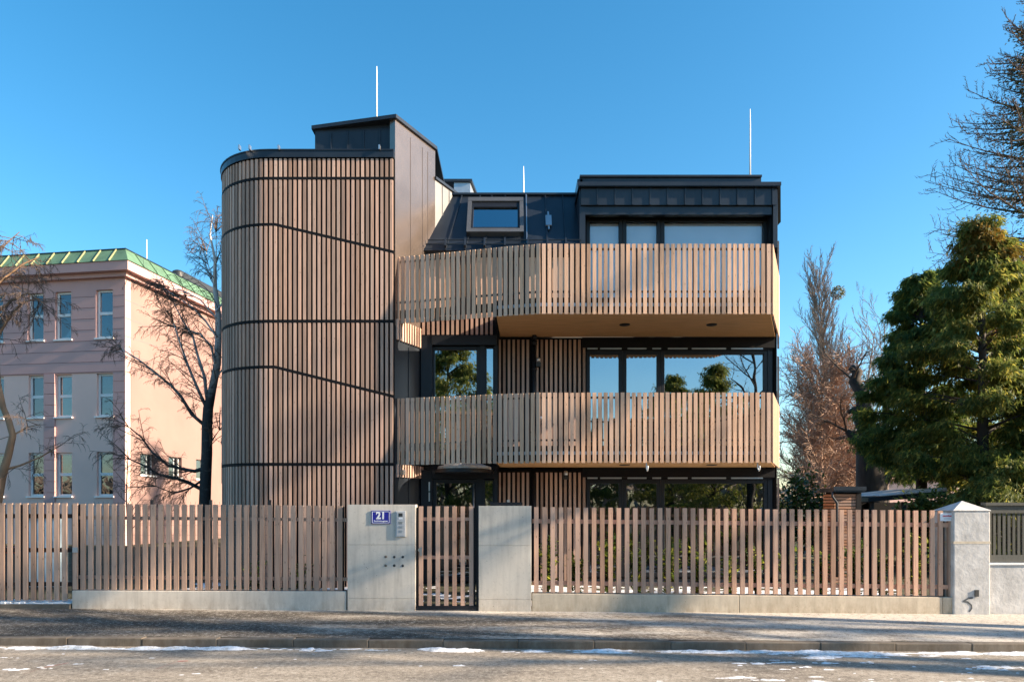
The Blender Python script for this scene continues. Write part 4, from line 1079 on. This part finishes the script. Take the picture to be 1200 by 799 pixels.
def bare_tree(name, label, base, d, L, r, cfg, seed, trunk_m, twig_m, group=None, cat='tree', trunk_pts=None):
    rng = random.Random(seed); t = thing(name, label, cat, base, group); mb, m2 = MB(), MB()
    grow(mb, Vector(base), Vector(d), L, r, 0, cfg, rng, m2)
    part('trunk', mb, trunk_m, t, True); part('crown', m2, twig_m, t)
    return t

DECID = dict(seg=(9,6,5,4), wob=(.08,.16,.2,.25), up=(.04,.06,.05,.02), n=(16,9,7), st=(.28,.2,.15), ang=(52,46,44), ratio=(.42,.48,.5), rr=(.5,.5,.55), rmin=.008, tap=.25)
# poplar with mistletoe
POP = dict(seg=(10,7,5,3), wob=(.03,.07,.12,.2), up=(.05,.10,.16,.1), n=(95,14,8), st=(.05,.1,.2), ang=(31,28,34), ratio=(.36,.36,.42), rr=(.36,.5,.6), rmin=.019, tap=.08, shape=lambda l, t: (1.0-.62*t) if l == 0 else 1)
px_, D = PX(971, 60), 60.0
bare_tree('poplar_tree', 'tall slim bare poplar carrying a mistletoe ball', (px_, D, 0), (0,0,1), PZ(290, D)*.87, .34, POP, 11, M['twiggrey'], M['twiggrey'])
def leaf_ball(c, R, n, size, rng, squash=1.0):
    mb = MB()
    for k in range(n):
        v = Vector((rng.gauss(0,1), rng.gauss(0,1), rng.gauss(0,1)*squash)).normalized()*R*rng.uniform(.35,1.0)**.6
        a = Vector((rng.gauss(0,1), rng.gauss(0,1), rng.gauss(0,1))).normalized(); b = a.orthogonal().normalized()
        p = Vector(c)+v; s_ = size*rng.uniform(.6,1.3)
        mb.quad(p-a*s_-b*s_*.4, p+a*s_-b*s_*.4, p+a*s_+b*s_*.4, p-a*s_+b*s_*.4)
    return mb
rng = random.Random(2); D = 59.5; c = (PX(982, D), D, PZ(343, D))
solo('mistletoe', leaf_ball(c, .60, 420, .085, rng), M['mistletoe'], 'round olive mistletoe ball high in the slim bare poplar', 'mistletoe', c)
# tan fuzzy tree and slim grey ones
TAN = dict(seg=(6,6,5,4), wob=(.08,.14,.2,.25), up=(.02,.05,.04,.02), n=(56,18,10), st=(.08,.10,.1), ang=(52,42,44), ratio=(.52,.46,.48), rr=(.45,.5,.6), rmin=.019, tap=.2, shape=lambda l, t: 1-.5*t if l == 0 else 1)
D = 44.0
bare_tree('bare_tree', 'dense bare tree with sunlit tan twigs beside the house wall', (PX(965, D), D, 0), (0,0,1), PZ(428, D)*.92, .22, TAN, 21, M['twigtan'], M['twigtan'])
D = 47.0
bare_tree('bare_tree', 'lower dense bare tree with tan twigs behind the small shed', (PX(993, D), D, 0), (-.05,0,1), 6.6, .2, TAN, 25, M['twigtan'], M['twigtan'])
SLIM = dict(seg=(8,6,5,3), wob=(.06,.1,.15,.2), up=(.03,.10,.1,.05), n=(18,8,6), st=(.2,.15,.2), ang=(34,32,36), ratio=(.42,.42,.45), rr=(.45,.5,.6), rmin=.016, tap=.12)
for i, (x, y, D, lab) in enumerate(((1012, 348, 52, 'slim grey bare tree rising just behind the gnarled dark trunk'), (1038, 335, 56, 'slim grey bare tree half hidden by the evergreens'), (1003, 400, 50, 'short slim bare tree beside the poplar'))):
    bare_tree('bare_tree', lab, (PX(x, D), D, 0), (.03,0,1), PZ(y, D)*.84, .2, SLIM, 31+i, M['twiggrey'], M['twiggrey'], 'slim bare trees behind the carport')
# dark gnarled tree
gnt = thing('gnarled_tree', 'dark gnarled tree with a thick trunk and lopped limbs behind the carport', 'tree', (PX(1023, 28), 28, 0))
mb = MB(); D = 28
def pth(pts, d): return [Vector((PX(x, d), d + (0 if len(q) == 0 else 0), PZ(y, d))) for (x, y, *q) in pts]
mb.tube([Vector((PX(1023,D), D, -.1))] + pth([(1023,590),(1020,560),(1017,530),(1019,510),(1008,488),(1013,466),(1001,446),(1005,436),(997,430)], D), [.62,.58,.52,.42,.33,.30,.24,.22,.2,.14], 10)
mb.tube(pth([(1018,535),(1008,520),(1000,512),(992,505)], D), [.26,.2,.18,.1], 8); mb.tube(pth([(1012,486),(1000,480),(994,483)], D), [.16,.14,.08], 7)
mb.tube(pth([(1024,575),(1036,560),(1048,545),(1062,538),(1075,530)], D), [.34,.26,.2,.16,.1], 8); mb.tube(pth([(1036,562),(1030,540),(1040,520),(1045,500)], D), [.2,.16,.12,.06], 7)
part('trunk', mb, M['bark'], gnt, True)
m2 = MB(); rng = random.Random(5); GN = dict(seg=(5,5,4), wob=(.2,.25,.3), up=(.05,.03,0), n=(6,5), st=(.2,.2), ang=(45,45), ratio=(.5,.5), rr=(.5,.6), rmin=.012, tap=.3)
for (x, y) in ((1075,530),(1062,538),(1045,500),(992,505),(1000,446),(1048,545),(1019,510),(1040,520)):
    for k in range(3): grow(m2, Vector((PX(x,D), D, PZ(y,D))), Vector((rng.uniform(-1,1), rng.uniform(-.8,.8), rng.uniform(-.2,1))), 1.7, .045, 0, GN, rng)
part('crown', m2, M['twig'], gnt)

# evergreens: drooping flat sprays gathered in boughs
def spray(mb, p, d, L, rng, wid=.24):
    d = d.normalized(); side = d.cross(Vector((0,0,1)))
    if side.length < 1e-3: side = Vector((1,0,0))
    side.normalize(); side = Quaternion(d, rng.uniform(-1.25,1.25)) @ side
    tip = p + d*L + Vector((0,0,-.22*L)); m_ = p + d*L*.5
    w_ = L*wid*rng.uniform(.7,1.2)
    mb.add([p, m_+side*w_*.5+Vector((0,0,-.04*L)), tip, m_-side*w_*.5+Vector((0,0,-.04*L))], [(0,1,2,3)])
    for sg in (-1, 1):
        q = p + d*L*.35; e = q + (d*.55+side*sg*.75).normalized()*L*.6 + Vector((0,0,-.15*L)); mm = (q+e)*.5; ww = d*L*.075
        mb.add([q, mm+ww, e, mm-ww], [(0,1,2,3)])
def evergreen(name, label, base, H, R, prof, boughs, per, seed, m, size=.34, trunk_r=.22, extra=None, droop=.35, clump=.5, low=.0, group=None):
    rng = random.Random(seed); t = thing(name, label, 'tree', base, group); B = Vector(base)
    mb = MB(); mb.tube([B, B+Vector((.05,0,H*.5)), B+Vector((0,0,H*.96))], [trunk_r, trunk_r*.6, .03], 8); limbs = []
    fm = MB(); ex = {}
    for k in range(boughs):
        u = low + (1-low)*((k+rng.random())/boughs)**.85
        az = rng.uniform(0, 2*math.pi); rad = R*prof(u)*(rng.uniform(.55,1.0) if rng.random() < .7 else rng.uniform(1.0,1.25))
        c = B + Vector((math.cos(az)*rad, math.sin(az)*rad, H*u))
        outd = Vector((math.cos(az), math.sin(az), 0))
        root = B + Vector((0, 0, max(.1, H*u - .1*rad - .25)))
        mb.tube([root, root.lerp(c, .6)+Vector((0,0,.12)), c], [.04, .022, .008], 4, False)
        tgt = fm
        if extra:
            for key, test in extra:
                if test(u, az, rng): tgt = ex.setdefault(key, MB()); break
        cs = clump*rng.uniform(.7,1.35)*(1-.45*u)
        for j in range(per):
            v = Vector((rng.gauss(0,.5), rng.gauss(0,.5), rng.gauss(0,.30)))*cs
            if rng.random() < .3: v = (root - c)*rng.uniform(0,.6) + v*.6
            dd = (outd*rng.uniform(.3,1.0) + Vector((rng.uniform(-.7,.7), rng.uniform(-.7,.7), rng.uniform(-.9,.35)-droop)))
            spray(tgt, c+v, dd, size*rng.uniform(.6,1.25), rng)
    part('trunk', mb, M['bark'], t, True); part('crown', fm, m, t)
    for key, q in ex.items(): part('crown', q, M[key], t, label={'thujagold': 'golden brown top foliage', 'rust': 'rust red dead spray'}.get(key))
    return t
ovate = lambda u: max(.06, (math.sin(math.pi*min(1, (u*.80+.16)))**.75)*(1 if u < .55 else 1-.35*(u-.55)/.45))
cone = lambda u: max(.05, (1-u)**.75*1.05)
D = 24.0
evergreen('evergreen_tree', 'dark dense evergreen tree reaching over the carport roof', (PX(1079, D), D, 0), PZ(322, D), 1.62, ovate, 105, 380, 41, M['thujablue'], .21, low=.30, clump=.44)
D = 21.5
evergreen('evergreen_tree', 'tall evergreen tree with golden top and rust red sprays behind the white post', (PX(1150, D), D, 0), PZ(262, D), 2.05, lambda u: ovate(u)*(1 if u < .6 else 1-.25*(u-.6)), 160, 400, 43, M['thuja'], .21, clump=.50, extra=[('rust', lambda u, a, r: .50 < u < .75 and r.random() < .03), ('thujagold', lambda u, a, r: u > .84 and r.random() < .5)], low=.05)
D = 20.5
evergreen('evergreen_tree', 'broad evergreen with yellowish hanging boughs at the frame edge by the slat screen', (PX(1230, D), D, 0), 5.2, 2.1, cone, 90, 380, 47, M['thuja'], .21, low=.03)
D = 19.0
evergreen('evergreen_bush', 'low feathery evergreen bush hanging over the screen and white post', (PX(1185, D), D, 0), 2.9, 1.5, ovate, 80, 180, 49, M['thuja'], .17, .08, low=.05)
fill = evergreen('evergreen_tree', 'shaded evergreen filling the gap at the frame edge under the larch', (PX(1212, 28.5), 28.5, 0), PZ(318, 28.5), 2.7, ovate, 120, 300, 48, M['thuja'], .26, low=.05, clump=.6)
# larch with bare outer branches
D = 26.0; lb = (PX(1222, D), D, 0); lt = thing('larch_tree', 'tall half bare larch with long upswept branches above the evergreens', 'tree', lb)
rng = random.Random(8); mb, tw, nd = MB(), MB(), MB(); H = PZ(20, D)
mb.tube([Vector(lb), Vector((lb[0]-.1, D, H*.5)), Vector((lb[0]-.25, D, H))], [.35, .2, .04], 9)
LB = dict(seg=(7,5,3), wob=(.06,.14,.2), up=(.055,.09,.1), n=(15,8), st=(.25,.15), ang=(48,40), ratio=(.34,.36), rr=(.42,.6), rmin=.009, tap=.12)
for k in range(76):
    z = H*(.40 + .58*(k+rng.random())/76); az = rng.uniform(0, 2*math.pi) if k % 5 < 2 else rng.uniform(2.3, 4.0)
    L = (H - z)*.36 + 1.6; L = min(L, 4.3)*rng.uniform(.55, 1.0)
    p0 = Vector((lb[0]-.18, D, z)); d0 = Vector((math.cos(az), math.sin(az), .12))
    grow(tw, p0, d0, L, .042, 0, LB, rng)
    for j in range(190):
        f = abs(rng.gauss(0, .26)); q = p0 + d0*L*min(f, 1.0) + Vector((rng.gauss(0,.16), rng.gauss(0,.16), rng.gauss(0,.16)+.25*f*f*L*.5))
        spray(nd, q, Vector((math.cos(az)+rng.uniform(-.6,.6), math.sin(az)+rng.uniform(-.6,.6), rng.uniform(-.3,.5))), .115, rng, .4)
part('trunk', mb, M['bark'], lt, True); part('branch_crown', tw, M['twig'], lt); part('crown', nd, M['needle'], lt)

# leafy shrubs
def shrub_mesh(R, H, n, size, seed, stems=9):
    rng = random.Random(seed); mb = MB(); st = MB()
    for s_ in range(stems):
        az = rng.uniform(0, 6.28); lean = rng.uniform(.05,.75); top = Vector((math.cos(az)*R*lean, math.sin(az)*R*lean, H*rng.uniform(.65,1.0)))
        st.tube([(0,0,0), top*.5+Vector((0,0,.08)), top], [.014,.010,.005], 4, False)
        for j in range(n//stems):
            f = rng.uniform(.12,1.0)**.7; p = top*f + Vector((rng.gauss(0,.10), rng.gauss(0,.10), rng.gauss(0,.09)))*R*1.7
            if p.z < .03: continue
            d = Vector((rng.uniform(-1,1), rng.uniform(-1,1), rng.uniform(-.3,.9))).normalized(); b = d.cross(Vector((rng.uniform(-.5,.5), rng.uniform(-.5,.5), 1))).normalized(); L = size*rng.uniform(.7,1.3)
            mb.add([p, p+d*L*.5+b*L*.24, p+d*L, p+d*L*.5-b*L*.24], [(0,1,2,3)])
    return mb, st
def shrub(name, label, loc, R, H, n, size, seed, m, group=None):
    t = thing(name, label, 'shrub', loc, group); mb, st = shrub_mesh(R, H, n, size, seed)
    for nm, q, mm in (('foliage', mb, m), ('stem', st, M['twig'])):
        o = link(nm, q, mm); o.parent = t
    return t
rng = random.Random(12); hedge0 = None
hx = .62; kinds = []
for i in range(14):
    x, y = PX(641 + 35.5*i, 13.1), 13.05 + rng.uniform(-.12,.2)
    if hedge0 is None:
        hedge0 = shrub('laurel_shrub', 'young yellow green laurel shrub planted in a row behind the reddish slat fence', (x, y, gz(x)), .27, 1.30, 420, .11, 60, M['laurel'], 'laurel shrubs behind the reddish fence')
    else:
        c_ = copy_tree(hedge0); c_.location = (x, y, gz(x)); c_.rotation_euler.z = rng.uniform(0, 6.28); s_ = rng.uniform(.82,1.08); c_.scale = (s_, s_, s_*rng.uniform(.9,1.05))
for i, (x, y, D, R, H, lab) in enumerate(((938, 0, 23, 1.15, 2.75, 'glossy green laurel bush between the house and the small shed'), (915, 0, 26, 1.2, 2.6, 'darker laurel bush standing by the house corner'), (1085, 0, 19.5, 1.0, 2.1, 'small leafy bush in front of the carport end'))):
    shrub('laurel_bush', lab, (PX(x, D), D, 0), R, H, 2600, .15, 70+i, M['ivyleaf'])
for i, (x, lab) in enumerate(((300, 'low winter shrub behind the weathered fence next to the tower'), (352, 'low winter shrub behind the weathered fence near the pillar'))):
    shrub('garden_shrub', lab, (PX(x, 13.4), 13.4, gz(-5)), .4, .75, 260, .07, 80+i, M['ivyleaf'])

# weeping birch in front of the pink wall
D = 19.0; bb = (PX(240, D), D, 0)
bt = thing('birch_tree', 'weeping birch with shade-darkened lower trunk and white top before the sunlit pink wall', 'tree', bb)
rng = random.Random(17); mb, tw = MB(), MB()
tp = [Vector((PX(x, D), D+dy, PZ(y, D))) for x, y, dy in ((240,625,0),(240,590,0),(241,560,0),(242,530,.02),(242,500,.03),(243,478,.05),(247,455,.1),(252,425,.15),(254,395,.1),(253,365,.15),(250,335,.1),(252,304,0),(247,276,-.05),(251,254,-.1))]
tp[0].z = -.1
mb.tube(tp, [.17,.15,.145,.14,.135,.13,.105,.095,.085,.075,.058,.038,.022,.008], 10, False)
limbs = [([(241,548),(228,552),(212,549),(196,545),(178,530),(165,512),(150,500)], .055), ([(240,575),(222,566),(205,560),(185,556),(166,545),(150,538)], .06), ([(242,500),(226,486),(214,465),(203,452),(188,440),(170,425),(150,412)], .055),
         ([(242,478),(232,455),(222,430),(212,400),(206,380)], .05), ([(243,470),(238,440),(228,412),(222,392),(208,372),(196,350)], .05), ([(252,425),(246,405),(232,390),(215,384),(200,380)], .035), ([(247,455),(254,440),(262,425)], .03),
         ([(254,395),(240,375),(225,360),(208,348),(192,338)], .032), ([(253,365),(262,345),(268,322)], .025), ([(251,335),(243,318),(235,300),(230,285)], .022), ([(242,530),(252,515),(262,505)], .03), ([(241,560),(225,572),(208,578),(190,570)], .035), ([(251,330),(258,305),(262,280)], .02), ([(253,372),(236,352),(222,345),(204,340)], .025)]
WEEP = dict(seg=(5,4,4), wob=(.16,.18,.18), up=(-.05,-.16,-.26), n=(6,6), st=(.2,.15), ang=(48,40), ratio=(.62,.6), rr=(.5,.55), rmin=.0048, tap=.35)
for pts, r0 in limbs:
    yb = rng.uniform(-.9, .9)
    lp = [Vector((PX(x, D), D + yb*(i/len(pts)), PZ(y, D))) for i, (x, y) in enumerate(pts)]
    mb.tube(lp, [r0*(1-.72*i/(len(lp)-1)) for i in range(len(lp))], 6, False)
    for i in range(1, len(lp)):
        for k in range(3 if i < len(lp)-1 else 5):
            q = lp[i-1].lerp(lp[i], rng.random()) if i < len(lp)-1 else lp[i]
            d = (lp[i]-lp[i-1]).normalized() + Vector((rng.uniform(-.9,.5), rng.uniform(-.9,.9), rng.uniform(-.3,.6)))
            grow(tw, q, d, rng.uniform(.5,1.05), .013, 0, WEEP, rng)
for i in range(7, len(tp)):
    for k in range(3):
        grow(tw, tp[i-1].lerp(tp[i], rng.random()), Vector((rng.uniform(-1,.8), rng.uniform(-.8,.8), rng.uniform(-.1,.7))), rng.uniform(.45,.8), .007, 0, dict(WEEP, n=(5,4), rmin=.0034), rng)
part('trunk', mb, M['birch'], bt, True); part('crown', tw, M['twig'], bt)
# second birch, leaning in from the frame edge
D = 16.5; b2 = thing('birch_tree', 'tan barked birch leaning in beside the driveway gate', 'tree', (PX(-14, D), D, 0))
mb, tw = MB(), MB(); rng = random.Random(23)
tp = [Vector((PX(x, D), D, PZ(y, D))) for x, y in ((-14,680),(-6,600),(2,560),(10,532),(15,510),(10,492),(4,478),(-2,450),(-6,400),(-10,340),(-12,290))]; tp[0].z = -.1
mb.tube(tp, [.15,.11,.09,.08,.072,.068,.063,.058,.05,.04,.03], 10, False)
for pts, r0 in (([(6,550),(20,545),(40,535),(62,520)], .03), ([(15,510),(28,500),(40,496)], .02), ([(-6,400),(6,372),(18,352),(36,345)], .035), ([(-10,340),(4,322),(22,305),(36,296)], .03), ([(-8,370),(8,352),(26,340),(42,352)], .03), ([(-12,300),(2,285),(16,268)], .02)):
    lp = [Vector((PX(x, D), D + .1*i, PZ(y, D))) for i, (x, y) in enumerate(pts)]
    mb.tube(lp, [r0*(1-.6*i/(len(lp)-1)) for i in range(len(lp))], 6, False)
    hang = 6 if pts[0][1] < 420 else 2
    for i in range(1, len(lp)):
        for k in range(hang):
            d = Vector((rng.uniform(-.6,.8), rng.uniform(-.7,.7), rng.uniform(-.6,.4)))
            grow(tw, lp[i-1].lerp(lp[i], rng.random()), d, rng.uniform(.5,1.0), .009, 0, WEEP, rng)
part('trunk', mb, M['barktan'], b2, True); part('crown', tw, M['twig'], b2)
sp = thing('sapling', 'thin bare sapling at the corner of the pink building', 'tree', (PX(151, 17), 17, 0))
mb, tw = MB(), MB(); rng = random.Random(29); SAP = dict(seg=(7,5,4), wob=(.1,.2,.25), up=(.03,.03,.0), n=(12,6), st=(.3,.2), ang=(46,45), ratio=(.38,.5), rr=(.5,.6), rmin=.005, tap=.2)
grow(mb, Vector((PX(151,17), 17, 0)), Vector((0,0,1)), 3.3, .03, 0, dict(SAP, split=1), rng, tw); part('trunk', mb, M['bark'], sp, True); part('crown', tw, M['twig'], sp)

# ------------------------------------------------------------------ across the street (seen in the glass, and casting the shadows on the street)
st0 = bare_tree('street_tree', 'tall leafless street tree on the opposite kerb past the white wall', (31.0, 4.85, -.1), (0,0,1), 18.5, .30, dict(DECID, st=(.55,.2,.15), n=(13,7,5), ratio=(.30,.5,.5), rr=(.55,.55,.55), tap=.35), 51, M['bark'], M['twig'])
c_ = copy_tree(st0); c_.location = (25.0, 4.6, -.1); c_.rotation_euler.z = 2.1; c_['label'] = 'nearest leafless street tree on the opposite kerb'
c_ = copy_tree(st0); c_.location = (40.0, 4.9, -.1); c_.rotation_euler.z = 4.0; c_.scale = (1.25,1.25,1.25); c_['label'] = 'farthest leafless street tree along the opposite kerb'
c_ = copy_tree(st0); c_.location = (30.5, 9.75, -.1); c_.rotation_euler.z = 5.2; c_['label'] = 'tall leafless street tree on the kerb well past the white wall'
c_ = copy_tree(st0); c_.location = (14.0, 9.8, -.1); c_.rotation_euler.z = 2.6; c_.scale = (.62,.62,.62); c_['label'] = 'small leafless street tree on the kerb in front of the slat screen'
opp = bare_tree('bare_tree', 'leafless spreading tree across the street reflected in the wide window', (14.5, -11, 0), (0,0,1), 12.5, .24, DECID, 53, M['bark'], M['twig'])
e0 = evergreen('evergreen_tree', 'broad evergreen across the street reflected in the wide window', (9.5, -10, 0), 9.4, 2.6, ovate, 130, 150, 55, M['thuja'], .22, low=.03, clump=.6)
for (x, y, s_, lab) in ((-3.6, -9.0, 1.2, 'evergreen across the street reflected in the glazed door'), (4.8, -12, .68, 'small evergreen across the street reflected in the ground floor glass'), (13.2, -14, 1.15, 'tall evergreen across the street behind the leafless tree'), (20, -9, .9, 'evergreen across the street at the far garden corner'), (-11, -12, .9, 'evergreen across the street opposite the driveway')):
    c_ = copy_tree(e0); c_.location = (x, y, 0); c_.rotation_euler.z = x; c_.scale = (s_, s_, s_); c_['label'] = lab
for i in range(5):
    c_ = copy_tree(hedge0); x = -12 + 7*i; c_.location = (x, -6.5, 0); c_.scale = (4.2, 2.2, 1.6); c_['label'] = 'clipped hedge plant across the street'; c_['group'] = 'hedge plants across the street'
# far wood behind everything
rng = random.Random(77); mb = MB()
for k in range(9000):
    a = rng.uniform(-1, 1); x = a*150; y = 95 + rng.uniform(0, 25); h = (4.2 + 2.2*mnoise.noise(Vector((x*.07, 0, 3))) + 1.0*mnoise.noise(Vector((x*.4, y, 3))))
    z = h*rng.random()**.7; d = Vector((rng.gauss(0,1), rng.gauss(0,1), rng.gauss(0,1))).normalized(); b_ = d.orthogonal().normalized(); s_ = rng.uniform(.4,.9); p = Vector((x, y, z))
    mb.quad(p-d*s_-b_*s_*.3, p+d*s_-b_*s_*.3, p+d*s_+b_*s_*.3, p-d*s_+b_*s_*.3)
o = link('far_wood', mb, M['twiggrey']); o['kind'] = 'stuff'
o2 = o.copy(); COL.objects.link(o2); o2.rotation_euler.z = math.pi; o2.location = (0, 50, 0); o2.scale = (1, 1, 1.6)
fh = thing('far_house', 'distant pale house glimpsed between the trunks', 'house', (PX(1062, 70), 70, 0))
mb = MB(); X = PX(1062, 70); mb.box(X-5, X+5, 70, 78, 0, 4.2); part('wall', mb, M['pale'], fh)
mb = MB(); mb.prism([(X-5.4, 69.6), (X+5.4, 69.6), (X+5.4, 78.4), (X-5.4, 78.4)], 4.202, lambda x, y: 4.3); mb.add([(X-5.4,69.6,4.3),(X+5.4,69.6,4.3),(X+5.4,78.4,4.3),(X-5.4,78.4,4.3),(X-5.4,74,6.4),(X+5.4,74,6.4)], [(0,1,5,4),(2,3,4,5),(1,2,5),(3,0,4)]); part('roof', mb, M['shedwood'], fh)
